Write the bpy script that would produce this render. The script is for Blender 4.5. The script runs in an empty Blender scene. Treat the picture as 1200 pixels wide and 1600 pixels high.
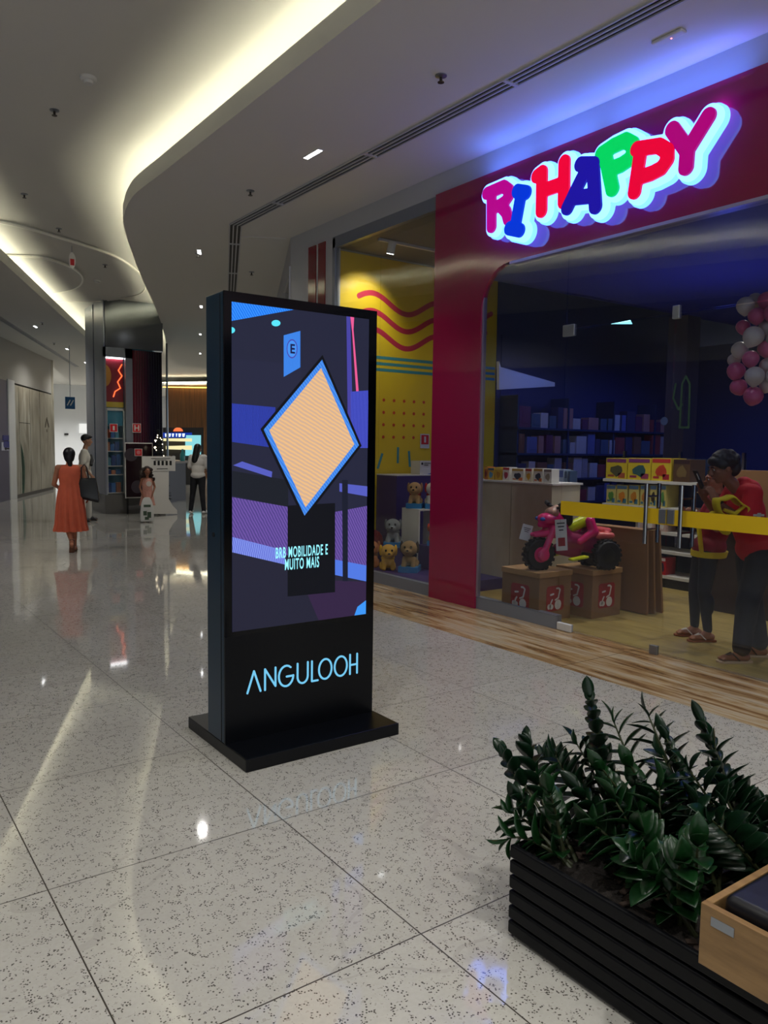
import bpy, bmesh, math, random
from mathutils import Vector, Matrix
from mathutils.geometry import tessellate_polygon
C = bpy.context.scene.collection
PI = math.pi

# ---------------------------------------------------------------- camera
CAM_H = 1.6
FPX = 1219.34
CR = Vector((0.81242966, -0.58289689, 0.01375752))
CD = Vector((-0.03670968, -0.0746853, -0.99653124))
CF = Vector((0.58190244, 0.8091065, -0.08207451))
cam = bpy.data.cameras.new('camera')
cam.sensor_fit = 'VERTICAL'; cam.sensor_height = 36.0; cam.lens = FPX / 1600 * 36.0
cam.clip_start = 0.05; cam.clip_end = 200
camo = bpy.data.objects.new('camera', cam); C.objects.link(camo)
camo.matrix_world = Matrix(((CR.x, -CD.x, -CF.x, 0), (CR.y, -CD.y, -CF.y, 0), (CR.z, -CD.z, -CF.z, CAM_H), (0, 0, 0, 1)))
bpy.context.scene.camera = camo

def at(x, y, axis, val):
    "the place on the plane (axis = val) that the photograph shows at pixel x, y"
    v = (x - 600) * CR + (y - 800) * CD + FPX * CF
    t = (val - (0, 0, CAM_H)[axis]) / v[axis]
    return Vector((0, 0, CAM_H)) + t * v

# ---------------------------------------------------------------- world, exposure, daylight from the open atrium behind the camera
vs = bpy.context.scene.view_settings
vs.view_transform = 'Standard'; vs.look = 'None'; vs.exposure = 0.2; vs.gamma = 1.0; vs.use_curve_mapping = False
world = bpy.data.worlds.new('atrium_daylight'); bpy.context.scene.world = world
world.use_nodes = True
bg = world.node_tree.nodes['Background']
bg.inputs[0].default_value = (0.93, 0.96, 1.0, 1); bg.inputs[1].default_value = 0.9

# ---------------------------------------------------------------- downlights of the mall and of the toy store, plus unseen spots added for brightness
def downlight(x, y, z, e, col=(1.0, 0.98, 0.945), size=2.6, r=0.05, tilt=(0, 0), name='downlight'):
    L = bpy.data.lights.new(name, 'SPOT'); L.energy = e; L.color = col; L.spot_size = size; L.spot_blend = 0.9; L.shadow_soft_size = r; L.specular_factor = 0.25
    o = bpy.data.objects.new(name, L); C.objects.link(o); o.location = (x, y, z); o.rotation_euler = (tilt[0], tilt[1], 0); return o
for x, y in ((-2.6, -3), (-2.6, 0.5), (0.1, -3.5), (0.1, -0.8), (0.4, 2.0), (-2.2, 4.2), (1.9, -2.5), (1.9, 0.6)): downlight(x, y, 4.72, 165, size=2.1, r=.08)  # added out of view in the upper ceiling to brighten the near floor
for y in (-3.4, 0.0, 3.2): downlight(4.0, y, 4.38, 105, size=1.75)
downlight(3.967, 6.777, 4.38, 90, size=1.75)
for x, y, e in ((4.60, 11.13, 80), (6.40, 15.4, 130), (7.95, 19.2, 120), (9.6, 23.2, 130), (4.33, 20.68, 110), (6.09, 24.9, 150), (7.6, 28.6, 160), (9.2, 33.5, 260), (0.2, 11.5, 130), (-1.6, 7.2, 90)): downlight(x, y, 4.38, e)
for x, y, e in ((9.5, 36, 1500), (11.5, 41, 2200), (14, 42, 1500), (18, 40, 1500), (22, 37, 1500), (14.5, 31, 500)): downlight(x, y, 4.7, e, r=.2)  # added without fixtures to brighten the far end of the mall
for x, y, e in ((6.2, 5.1, 85), (6.9, 3.7, 75), (7.3, 4.6, 60), (7.5, 6.0, 75), (7.2, 2.2, 40)): downlight(x, y, 3.40, e, (1.0, .9, .72), 2.0)
for x, y, e in ((9.6, 3.0, 70), (10.6, 6.8, 70), (8.4, 7.4, 30), (11.5, 4.5, 60)): downlight(x, y, 3.38, e, (.12, .22, 1.0), 2.9, .1, name='blue_downlight')  # blue spots added to give the dark shelving navy tones
for x, y, e in ((7.6, 4.6, 26), (9.5, 2.0, 40), (7.6, 1.2, 26)):  # blue spots added in mid-air to tint the store ceiling
    L = bpy.data.lights.new('blue_uplight', 'SPOT'); L.energy = e; L.color = (.08, .13, 1.0); L.spot_size = 2.9; L.spot_blend = 1; L.shadow_soft_size = .1
    o = bpy.data.objects.new('blue_uplight', L); C.objects.link(o); o.location = (x, y, 2.2); o.rotation_euler = (PI, 0, 0)

# ---------------------------------------------------------------- materials
def lin(c):
    return tuple(((v / 255.0) / 12.92 if v / 255.0 <= 0.04045 else ((v / 255.0 + 0.055) / 1.055) ** 2.4) for v in c)
MATS = {}
def mat(name, rgb=(128, 128, 128), rough=0.5, metal=0.0, emit=None, es=1.0, coat=0.0, spec=0.5, var=0.0, vscale=8.0, bump=0.0, bscale=60.0, raw=None):
    if name in MATS: return MATS[name]
    m = bpy.data.materials.new(name); m.use_nodes = True
    nt = m.node_tree; b = nt.nodes['Principled BSDF']
    c = raw if raw else lin(rgb)
    b.inputs['Base Color'].default_value = (*c, 1)
    b.inputs['Roughness'].default_value = rough; b.inputs['Metallic'].default_value = metal
    b.inputs['Specular IOR Level'].default_value = spec
    if coat: b.inputs['Coat Weight'].default_value = coat; b.inputs['Coat Roughness'].default_value = 0.03
    if emit is not None:
        b.inputs['Emission Color'].default_value = (*emit, 1); b.inputs['Emission Strength'].default_value = es
    tc = nt.nodes.new('ShaderNodeTexCoord')
    if var > 0:
        n = nt.nodes.new('ShaderNodeTexNoise'); n.inputs['Scale'].default_value = vscale; n.inputs['Detail'].default_value = 5
        nt.links.new(tc.outputs['Object'], n.inputs['Vector'])
        mx = nt.nodes.new('ShaderNodeMix'); mx.data_type = 'RGBA'
        mx.inputs[6].default_value = (*[v * (1 - var) for v in c], 1); mx.inputs[7].default_value = (*[min(1, v * (1 + var)) for v in c], 1)
        nt.links.new(n.outputs['Fac'], mx.inputs[0]); nt.links.new(mx.outputs[2], b.inputs['Base Color'])
    if bump > 0:
        n2 = nt.nodes.new('ShaderNodeTexNoise'); n2.inputs['Scale'].default_value = bscale
        nt.links.new(tc.outputs['Object'], n2.inputs['Vector'])
        bp = nt.nodes.new('ShaderNodeBump'); bp.inputs['Strength'].default_value = bump; bp.inputs['Distance'].default_value = 0.01
        nt.links.new(n2.outputs['Fac'], bp.inputs['Height']); nt.links.new(bp.outputs[0], b.inputs['Normal'])
    MATS[name] = m
    return m
def emis(name, rgb, s=1.0, raw=None):
    return mat(name, (10, 10, 10), 0.6, emit=raw if raw else lin(rgb), es=s, spec=0.2)
def glass(name, tint=(1, 1, 1), refl=1.0):
    m = bpy.data.materials.new(name); m.use_nodes = True; nt = m.node_tree
    for n in list(nt.nodes):
        if n.type != 'OUTPUT_MATERIAL': nt.nodes.remove(n)
    out = nt.nodes['Material Output']
    tr = nt.nodes.new('ShaderNodeBsdfTransparent'); tr.inputs[0].default_value = (*tint, 1)
    gl = nt.nodes.new('ShaderNodeBsdfGlossy'); gl.inputs['Roughness'].default_value = 0.01
    lw = nt.nodes.new('ShaderNodeLayerWeight'); lw.inputs['Blend'].default_value = 0.5
    p = nt.nodes.new('ShaderNodeMath'); p.operation = 'POWER'; p.inputs[1].default_value = 5.0
    nt.links.new(lw.outputs['Facing'], p.inputs[0])
    a = nt.nodes.new('ShaderNodeMath'); a.operation = 'MULTIPLY_ADD'; a.inputs[1].default_value = 0.9; a.inputs[2].default_value = 0.045 * refl
    nt.links.new(p.outputs[0], a.inputs[0])
    mx = nt.nodes.new('ShaderNodeMixShader')
    nt.links.new(a.outputs[0], mx.inputs[0]); nt.links.new(tr.outputs[0], mx.inputs[1]); nt.links.new(gl.outputs[0], mx.inputs[2])
    nt.links.new(mx.outputs[0], out.inputs[0]); MATS[name] = m
    return m

class NG:
    "tiny helper for node maths"
    def __init__(s, m): s.nt = m.node_tree
    def n(s, t): return s.nt.nodes.new(t)
    def l(s, a, b): s.nt.links.new(a, b)
    def m(s, op, a, b=None, c=None):
        k = s.n('ShaderNodeMath'); k.operation = op
        for i, v in enumerate((a, b, c)):
            if v is None: continue
            if isinstance(v, (int, float)): k.inputs[i].default_value = v
            else: s.l(v, k.inputs[i])
        return k.outputs[0]
    def mix(s, f, a, b):
        k = s.n('ShaderNodeMix'); k.data_type = 'RGBA'
        for i, v in ((0, f), (6, a), (7, b)):
            if isinstance(v, (int, float)): k.inputs[i].default_value = v
            elif isinstance(v, tuple): k.inputs[i].default_value = (*v, 1)
            else: s.l(v, k.inputs[i])
        return k.outputs[2]
    def ramp(s, f, stops):
        k = s.n('ShaderNodeValToRGB'); s.l(f, k.inputs[0]); e = k.color_ramp.elements
        while len(e) < len(stops): e.new(0.5)
        for i, (p, c) in enumerate(stops): e[i].position = p; e[i].color = (*c, 1) if len(c) == 3 else c
        return k.outputs[0]

TX0, TDX, TY0, TDY = 0.6006, 0.9488, 1.9123, 0.9586
def granite():
    m = mat('speckled_polished_granite', (180, 175, 165), 0.07)
    g = NG(m); b = g.nt.nodes['Principled BSDF']
    geo = g.n('ShaderNodeNewGeometry'); sep = g.n('ShaderNodeSeparateXYZ'); g.l(geo.outputs['Position'], sep.inputs[0])
    u = g.m('DIVIDE', g.m('SUBTRACT', sep.outputs[0], TX0), TDX); v = g.m('DIVIDE', g.m('SUBTRACT', sep.outputs[1], TY0), TDY)
    fu = g.m('FRACT', u); fv = g.m('FRACT', v)
    du = g.m('MINIMUM', fu, g.m('SUBTRACT', 1.0, fu)); dv = g.m('MINIMUM', fv, g.m('SUBTRACT', 1.0, fv))
    line = g.m('LESS_THAN', g.m('MINIMUM', du, dv), 0.0026)
    cell = g.n('ShaderNodeCombineXYZ'); g.l(g.m('FLOOR', u), cell.inputs[0]); g.l(g.m('FLOOR', v), cell.inputs[1])
    wn = g.n('ShaderNodeTexWhiteNoise'); g.l(cell.outputs[0], wn.inputs['Vector'])
    # every slab gets its own offset, so the grain does not run on across the joints
    off = g.n('ShaderNodeVectorMath'); off.operation = 'MULTIPLY_ADD'; g.l(wn.outputs['Color'], off.inputs[0])
    off.inputs[1].default_value = (30, 30, 0); g.l(geo.outputs['Position'], off.inputs[2])
    big = g.n('ShaderNodeTexNoise'); g.l(off.outputs[0], big.inputs['Vector']); big.inputs['Scale'].default_value = 2.2; big.inputs['Detail'].default_value = 6; big.inputs['Roughness'].default_value = 0.7
    fine = g.n('ShaderNodeTexNoise'); g.l(off.outputs[0], fine.inputs['Vector']); fine.inputs['Scale'].default_value = 55; fine.inputs['Detail'].default_value = 4
    sp = g.n('ShaderNodeTexVoronoi'); g.l(off.outputs[0], sp.inputs['Vector']); sp.inputs['Scale'].default_value = 110
    spn = g.n('ShaderNodeTexNoise'); g.l(off.outputs[0], spn.inputs['Vector']); spn.inputs['Scale'].default_value = 26; spn.inputs['Detail'].default_value = 3
    speck = g.m('MULTIPLY', g.m('LESS_THAN', sp.outputs['Distance'], 0.34), g.m('GREATER_THAN', spn.outputs['Fac'], 0.52))
    speck2 = g.m('LESS_THAN', fine.outputs['Fac'], 0.37)
    base = g.mix(big.outputs['Fac'], lin((172, 170, 163)), lin((204, 202, 194)))
    base = g.mix(g.m('MULTIPLY', fine.outputs['Fac'], 0.55), base, lin((150, 146, 138)))
    base = g.mix(g.m('MULTIPLY', wn.outputs['Value'], 0.22), base, lin((150, 146, 136)))
    base = g.mix(g.m('MULTIPLY', speck2, 0.35), base, lin((110, 104, 95)))
    base = g.mix(g.m('MULTIPLY', speck, 0.85), base, lin((48, 42, 38)))
    # long grey veins inside single slabs
    vein = g.n('ShaderNodeTexNoise'); g.l(off.outputs[0], vein.inputs['Vector']); vein.inputs['Scale'].default_value = 0.9; vein.inputs['Detail'].default_value = 2
    vv = g.m('LESS_THAN', g.m('ABSOLUTE', g.m('SUBTRACT', vein.outputs['Fac'], 0.5)), 0.004)
    base = g.mix(g.m('MULTIPLY', vv, 0.14), base, lin((100, 96, 90)))
    base = g.mix(line, base, lin((52, 46, 40)))
    g.l(base, b.inputs['Base Color'])
    g.l(g.m('MULTIPLY_ADD', line, 0.4, 0.045), b.inputs['Roughness'])
    b.inputs['IOR'].default_value = 1.55
    return m
def striped_marble():
    m = mat('tan_striped_marble', (170, 140, 100), 0.12)
    g = NG(m); b = g.nt.nodes['Principled BSDF']
    geo = g.n('ShaderNodeNewGeometry'); sep = g.n('ShaderNodeSeparateXYZ'); g.l(geo.outputs['Position'], sep.inputs[0])
    mp = g.n('ShaderNodeMapping'); g.l(geo.outputs['Position'], mp.inputs[0]); mp.inputs['Scale'].default_value = (6.5, 0.6, 1); mp.inputs['Rotation'].default_value = (0, 0, 0.06)
    n = g.n('ShaderNodeTexNoise'); g.l(mp.outputs[0], n.inputs['Vector']); n.inputs['Scale'].default_value = 1.6; n.inputs['Detail'].default_value = 9; n.inputs['Roughness'].default_value = 0.68
    n.inputs['Distortion'].default_value = 0.5
    col = g.ramp(n.outputs['Fac'], [(0.28, lin((74, 52, 34))), (0.41, lin((128, 96, 62))), (0.5, lin((170, 142, 102))), (0.58, lin((186, 172, 146))), (0.72, lin((140, 112, 78)))])
    fv = g.m('FRACT', g.m('DIVIDE', g.m('SUBTRACT', sep.outputs[1], TY0), TDY * 2)); dv = g.m('MINIMUM', fv, g.m('SUBTRACT', 1.0, fv))
    col = g.mix(g.m('LESS_THAN', dv, 0.0014), col, lin((60, 48, 34)))
    g.l(col, b.inputs['Base Color']); return m
def wood(name, c0, c1, scale=(1.2, 14, 14), rough=0.45):
    m = mat(name, (150, 110, 60), rough); g = NG(m); b = g.nt.nodes['Principled BSDF']
    tc = g.n('ShaderNodeTexCoord'); mp = g.n('ShaderNodeMapping'); g.l(tc.outputs['Object'], mp.inputs[0]); mp.inputs['Scale'].default_value = scale
    n = g.n('ShaderNodeTexNoise'); g.l(mp.outputs[0], n.inputs['Vector']); n.inputs['Scale'].default_value = 3; n.inputs['Detail'].default_value = 8; n.inputs['Roughness'].default_value = 0.6
    g.l(g.ramp(n.outputs['Fac'], [(0.3, lin(c0)), (0.7, lin(c1))]), b.inputs['Base Color']); return m

# ---------------------------------------------------------------- mesh helpers
def link(name, me, parent=None, loc=None):
    o = bpy.data.objects.new(name, me); C.objects.link(o)
    if parent is not None: o.parent = parent
    if loc is not None: o.location = loc
    return o
def wloc(p):
    v = Vector((0, 0, 0))
    while p is not None: v += p.location; p = p.parent
    return v
def tag(o, label=None, cat=None, group=None, kind=None):
    if label: o['label'] = label
    if cat: o['category'] = cat
    if group: o['group'] = group
    if kind: o['kind'] = kind
    return o
def thing(name, label, cat, loc=(0, 0, 0), rz=0.0, group=None):
    o = bpy.data.objects.new(name, None); C.objects.link(o); o.empty_display_size = 0.1
    o.location = loc; o.rotation_euler = (0, 0, rz)
    return tag(o, label, cat, group)
def copy_tree(o, parent=None):
    c = o.copy(); C.objects.link(c); c.parent = parent
    for ch in list(o.children): copy_tree(ch, c)
    return c
class MB:
    def __init__(s): s.v = []; s.f = []; s.mi = []; s.cur = 0
    def add(s, vs, fs):
        b = len(s.v); s.v += [tuple(v) for v in vs]; s.f += [tuple(b + i for i in f) for f in fs]; s.mi += [s.cur] * len(fs); return s
    def box(s, x0, x1, y0, y1, z0, z1):
        x0, x1 = min(x0, x1), max(x0, x1); y0, y1 = min(y0, y1), max(y0, y1); z0, z1 = min(z0, z1), max(z0, z1)
        return s.add([(x0, y0, z0), (x1, y0, z0), (x1, y1, z0), (x0, y1, z0), (x0, y0, z1), (x1, y0, z1), (x1, y1, z1), (x0, y1, z1)],
                     [(0, 3, 2, 1), (4, 5, 6, 7), (0, 1, 5, 4), (1, 2, 6, 5), (2, 3, 7, 6), (3, 0, 4, 7)])
    def obox(s, c, size, M=None):
        M = M or Matrix.Identity(3); h = [d / 2 for d in size]
        vs = [Vector(c) + M @ Vector((sx * h[0], sy * h[1], sz * h[2])) for sx, sy, sz in
              [(-1, -1, -1), (1, -1, -1), (1, 1, -1), (-1, 1, -1), (-1, -1, 1), (1, -1, 1), (1, 1, 1), (-1, 1, 1)]]
        return s.add(vs, [(0, 3, 2, 1), (4, 5, 6, 7), (0, 1, 5, 4), (1, 2, 6, 5), (2, 3, 7, 6), (3, 0, 4, 7)])
    def tube(s, pts, r, n=10, cap=True):
        pts = [Vector(p) for p in pts]; rs = r if isinstance(r, (list, tuple)) else [r] * len(pts)
        rings = []; up = None
        for i, p in enumerate(pts):
            d = (pts[min(i + 1, len(pts) - 1)] - pts[max(i - 1, 0)]).normalized()
            if up is None: up = d.orthogonal().normalized()
            a = (up - d * up.dot(d)); a = a.normalized() if a.length > 1e-6 else d.orthogonal().normalized(); up = a
            bb = d.cross(a)
            rings.append([p + (a * math.cos(2 * PI * k / n) + bb * math.sin(2 * PI * k / n)) * rs[i] for k in range(n)])
        vs = [v for R_ in rings for v in R_]; fs = []
        for i in range(len(rings) - 1):
            for k in range(n): k2 = (k + 1) % n; fs.append((i * n + k, i * n + k2, (i + 1) * n + k2, (i + 1) * n + k))
        if cap: fs.append(tuple(reversed(range(n)))); fs.append(tuple((len(rings) - 1) * n + k for k in range(n)))
        return s.add(vs, fs)
    def lathe(s, prof, c=(0, 0, 0), n=20, M=None, cap=True):
        M = M or Matrix.Identity(3); vs = []
        for r, z in prof:
            for k in range(n): vs.append(Vector(c) + M @ Vector((r * math.cos(2 * PI * k / n), r * math.sin(2 * PI * k / n), z)))
        fs = []
        for i in range(len(prof) - 1):
            for k in range(n): k2 = (k + 1) % n; fs.append((i * n + k, i * n + k2, (i + 1) * n + k2, (i + 1) * n + k))
        if cap: fs.append(tuple(reversed(range(n)))); fs.append(tuple((len(prof) - 1) * n + k for k in range(n)))
        return s.add(vs, fs)
    def ell(s, c, r, M=None, n=14, m=9):
        M = M or Matrix.Identity(3); vs = [Vector(c) + M @ Vector((0, 0, -r[2]))]
        for i in range(1, m):
            t = -PI / 2 + PI * i / m
            for k in range(n):
                a = 2 * PI * k / n; vs.append(Vector(c) + M @ Vector((r[0] * math.cos(t) * math.cos(a), r[1] * math.cos(t) * math.sin(a), r[2] * math.sin(t))))
        vs.append(Vector(c) + M @ Vector((0, 0, r[2]))); fs = []
        for k in range(n): fs.append((0, 1 + (k + 1) % n, 1 + k))
        for i in range(m - 2):
            for k in range(n): k2 = (k + 1) % n; fs.append((1 + i * n + k, 1 + i * n + k2, 1 + (i + 1) * n + k2, 1 + (i + 1) * n + k))
        L = len(vs) - 1
        for k in range(n): fs.append((L, 1 + (m - 2) * n + k, 1 + (m - 2) * n + (k + 1) % n))
        return s.add(vs, fs)
    def prism(s, poly, z0, z1, T=None):
        "poly: 2-D outline; T maps (u, v, w) to a place (default x, y, z)"
        T = T or (lambda u, v, w: (u, v, w)); n = len(poly)
        tris = tessellate_polygon([[Vector((p[0], p[1], 0)) for p in poly]])
        vs = [T(p[0], p[1], z0) for p in poly] + [T(p[0], p[1], z1) for p in poly]
        fs = [tuple(t) for t in tris] + [tuple(n + i for i in reversed(t)) for t in tris]
        for i in range(n): j = (i + 1) % n; fs.append((i, j, n + j, n + i))
        return s.add(vs, fs)
    def build(s, name, m, parent=None, smooth=False, bevel=0.0, world=True, seg=2, label=None, kind=None, angle=0.6):
        me = bpy.data.meshes.new(name)
        off = wloc(parent) if (world and parent is not None) else Vector((0, 0, 0))
        me.from_pydata([tuple(Vector(v) - off) for v in s.v], [], s.f)
        ms = m if isinstance(m, (list, tuple)) else [m]
        for q in ms: me.materials.append(q)
        if len(ms) > 1:
            for p, i in zip(me.polygons, s.mi): p.material_index = min(i, len(ms) - 1)
        bm = bmesh.new(); bm.from_mesh(me)
        bmesh.ops.recalc_face_normals(bm, faces=bm.faces)
        if bevel > 0:
            es = [e for e in bm.edges if len(e.link_faces) == 2 and e.calc_face_angle(0) > 0.5]
            try: bmesh.ops.bevel(bm, geom=es, offset=bevel, segments=seg, affect='EDGES', profile=0.5)
            except Exception: pass
        bm.to_mesh(me); bm.free()
        if smooth:
            for p in me.polygons: p.use_smooth = True
            try: me.set_sharp_from_angle(angle=angle)
            except Exception: pass
        o = link(name, me, parent)
        if label: o['label'] = label
        if kind: o['kind'] = kind
        return o
def struct(name, mb, m, **k):
    o = mb.build(name, m, None, **k); o['kind'] = 'structure'; return o
def blob(name, prims, voxel, m, parent=None, smooth_it=4, label=None):
    "one continuous skin grown around tapered limbs and rounded masses; local coordinates of the parent"
    mb = MB()
    for p in prims:
        if p[0] == 'c':
            a, b, r0, r1 = Vector(p[1]), Vector(p[2]), p[3], p[4]
            mb.tube([a, b], [r0, r1], 12); mb.ell(a, (r0,) * 3, n=12, m=8); mb.ell(b, (r1,) * 3, n=12, m=8)
        else: mb.ell(p[1], p[2], p[3] if len(p) > 3 else None, n=18, m=12)
    me = bpy.data.meshes.new(name); me.from_pydata(mb.v, [], mb.f)
    bm = bmesh.new(); bm.from_mesh(me); bmesh.ops.recalc_face_normals(bm, faces=bm.faces); bm.to_mesh(me); bm.free()
    t = bpy.data.objects.new(name, me); C.objects.link(t)
    r = t.modifiers.new('r', 'REMESH'); r.mode = 'VOXEL'; r.voxel_size = voxel
    if smooth_it:
        sm = t.modifiers.new('s', 'SMOOTH'); sm.iterations = smooth_it; sm.factor = 0.5
    dg = bpy.context.evaluated_depsgraph_get()
    me2 = bpy.data.meshes.new_from_object(t.evaluated_get(dg)); me2.name = name
    bpy.data.objects.remove(t); bpy.data.meshes.remove(me)
    me2.materials.clear(); me2.materials.append(m)
    for p in me2.polygons: p.use_smooth = True
    o = link(name, me2, parent)
    if label: o['label'] = label
    return o
def loft(name, rings, m, parent=None, n=40, label=None, thick=0.0):
    "rings: (x, y, z, rx, ry[, pleats, depth]) from bottom to top"
    mb = MB(); vs = []
    for rg in rings:
        x, y, z, rx, ry = rg[:5]; pl, dp = (rg[5], rg[6]) if len(rg) > 5 else (0, 0)
        for k in range(n):
            a = 2 * PI * k / n; w = 1 + dp * math.cos(pl * a + z * 2)
            vs.append((x + rx * w * math.cos(a), y + ry * w * math.sin(a), z))
    fs = [(i * n + k, i * n + (k + 1) % n, (i + 1) * n + (k + 1) % n, (i + 1) * n + k) for i in range(len(rings) - 1) for k in range(n)]
    fs += [tuple(reversed(range(n))), tuple((len(rings) - 1) * n + k for k in range(n))]
    mb.add(vs, fs); return mb.build(name, m, parent, smooth=True, world=False, label=label, angle=1.2)
def curve_shape(name, loops, depth, m, T, parent=None, bevel=0.0, label=None, world=True):
    "filled flat outline (even-odd, holes allowed), extruded; T(u, v, w) places it; w runs 0..depth"
    cu = bpy.data.curves.new(name, 'CURVE'); cu.dimensions = '2D'; cu.fill_mode = 'BOTH'; cu.extrude = depth / 2; cu.bevel_depth = bevel; cu.bevel_resolution = 2
    for lp in loops:
        sp = cu.splines.new('POLY'); sp.points.add(len(lp) - 1)
        for i, p in enumerate(lp): sp.points[i].co = (p[0], p[1], 0, 1)
        sp.use_cyclic_u = True
    t = bpy.data.objects.new(name, cu); C.objects.link(t)
    dg = bpy.context.evaluated_depsgraph_get(); me = bpy.data.meshes.new_from_object(t.evaluated_get(dg))
    bpy.data.objects.remove(t); bpy.data.curves.remove(cu)
    off = wloc(parent) if (world and parent is not None) else Vector((0, 0, 0))
    for v in me.vertices: v.co = Vector(T(v.co.x, v.co.y, v.co.z + depth / 2)) - off
    bm = bmesh.new(); bm.from_mesh(me); bmesh.ops.recalc_face_normals(bm, faces=bm.faces); bm.to_mesh(me); bm.free()
    me.materials.clear(); me.materials.append(m); me.name = name
    o = link(name, me, parent)
    if label: o['label'] = label
    return o
def text_mesh(name, s, size, m, T, parent=None, sx=1.0, depth=0.002, bold=0.0, align='LEFT', label=None, world=True, space=1.0):
    cu = bpy.data.curves.new(name, 'FONT'); cu.body = s; cu.size = size; cu.extrude = depth / 2; cu.offset = bold; cu.align_x = align; cu.space_character = space
    t = bpy.data.objects.new(name, cu); C.objects.link(t)
    dg = bpy.context.evaluated_depsgraph_get(); me = bpy.data.meshes.new_from_object(t.evaluated_get(dg))
    bpy.data.objects.remove(t); bpy.data.curves.remove(cu)
    off = wloc(parent) if (world and parent is not None) else Vector((0, 0, 0))
    for v in me.vertices: v.co = Vector(T(v.co.x * sx, v.co.y, v.co.z + depth / 2)) - off
    me.materials.clear(); me.materials.append(m); me.name = name
    o = link(name, me, parent)
    if label: o['label'] = label
    return o
def sdf_loops(strokes, extra=0.0, step=0.006):
    "outline(s) of thick round strokes [(points, radius)], by marching squares"
    segs = []
    for pts, r in strokes:
        for a, b in zip(pts[:-1], pts[1:]): segs.append((a, b, r))
        if len(pts) == 1: segs.append((pts[0], pts[0], r))
    pad = max(s[2] for s in segs) + extra + 3 * step
    xs = [p[0] for s in segs for p in s[:2]]; ys = [p[1] for s in segs for p in s[:2]]
    x0, y0 = min(xs) - pad, min(ys) - pad; nx = int((max(xs) + pad - x0) / step) + 2; ny = int((max(ys) + pad - y0) / step) + 2
    def f(x, y):
        best = 1e9
        for (ax, ay), (bx, by), r in segs:
            dx, dy = bx - ax, by - ay; L = dx * dx + dy * dy
            t = 0 if L < 1e-12 else max(0, min(1, ((x - ax) * dx + (y - ay) * dy) / L))
            d = math.hypot(x - ax - t * dx, y - ay - t * dy) - r
            if d < best: best = d
        return best - extra
    G = [[f(x0 + i * step, y0 + j * step) for j in range(ny)] for i in range(nx)]
    nxt = {}
    def pt(i, j, k, l):
        a, b = G[i][j], G[k][l]; t = a / (a - b); return ((i, j, k, l), (x0 + (i + (k - i) * t) * step, y0 + (j + (l - j) * t) * step))
    pos = {}
    for i in range(nx - 1):
        for j in range(ny - 1):
            c = [(i, j), (i + 1, j), (i + 1, j + 1), (i, j + 1)]; ins = [G[a][b] < 0 for a, b in c]
            if all(ins) or not any(ins): continue
            cr = []
            for e in range(4):
                p, q = c[e], c[(e + 1) % 4]
                if ins[e] != ins[(e + 1) % 4]:
                    lo, hi = (p, q) if p < q else (q, p); key, co = pt(*lo, *hi); pos[key] = co; cr.append((key, ins[e]))
            outs = [k for k, a in cr if a]; inn = [k for k, a in cr if not a]
            if len(cr) == 2: nxt[outs[0]] = inn[0]
            else:
                for a in range(0, 4):
                    if cr[a][1]: nxt[cr[a][0]] = cr[(a + 1) % 4][0]
    loops = []
    while nxt:
        s0 = next(iter(nxt)); cur = s0; lp = []
        while cur in nxt:
            lp.append(pos[cur]); cur2 = nxt.pop(cur); cur = cur2
            if cur == s0: break
        if len(lp) > 5: loops.append(lp)
    return loops
def catmull(pts, k=6, closed=False):
    out = []; n = len(pts); rng = range(n if closed else n - 1)
    for i in rng:
        g = (lambda j: Vector(pts[j % n])) if closed else (lambda j: Vector(pts[max(0, min(n - 1, j))]))
        p0, p1, p2, p3 = g(i - 1), g(i), g(i + 1), g(i + 2)
        for t in range(k):
            u = t / k; out.append(tuple(0.5 * ((2 * p1) + (-p0 + p2) * u + (2 * p0 - 5 * p1 + 4 * p2 - p3) * u * u + (-p0 + 3 * p1 - 3 * p2 + p3) * u ** 3)))
    if not closed: out.append(tuple(pts[-1]))
    return out
# ================================================================ STRUCTURE
ZL, ZLIP, ZU = 4.43, 4.61, 4.86        # lower ceilings, cove lip, upper ceiling
WX = 5.29                              # storefront plane
M_ceil = mat('matt_white_ceiling_paint', (206, 205, 200), 0.75, spec=0.25)
M_white = mat('white_paint', (205, 205, 203), 0.6)
M_fascia = mat('pale_grey_fascia_paint', (182, 184, 188), 0.5)
M_led = emis('cove_led', (255, 246, 205), 1.0, raw=(1.0, 0.95, 0.70)); MATS['cove_led'].node_tree.nodes['Principled BSDF'].inputs['Emission Strength'].default_value = 26
M_black = mat('black_slot', (12, 12, 14), 0.6)
M_alu = mat('satin_aluminium', (150, 156, 165), 0.32, metal=0.85)
M_frame = mat('grey_painted_frame', (128, 134, 146), 0.35, metal=0.3)
M_lamp = emis('lamp_white', (255, 255, 255), 9.0)
M_steel = mat('brushed_steel', (140, 145, 150), 0.18, metal=1.0)
M_glass = glass('clear_glass', (0.93, 0.95, 0.95), 1.2)
M_glass_shop = glass('tinted_shop_glass', (0.80, 0.84, 0.90), 1.3)

struct('floor', MB().box(-22, 60, -12, 75, -0.12, 0), granite())
struct('trim_1', MB().box(4.383, 5.35, -6, 9.62, 0.0, 0.004).prism([(4.383, 9.62), (5.35, 9.62), (8.6, 16.5), (7.7, 16.7)], 0.0, 0.004), striped_marble())
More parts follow.
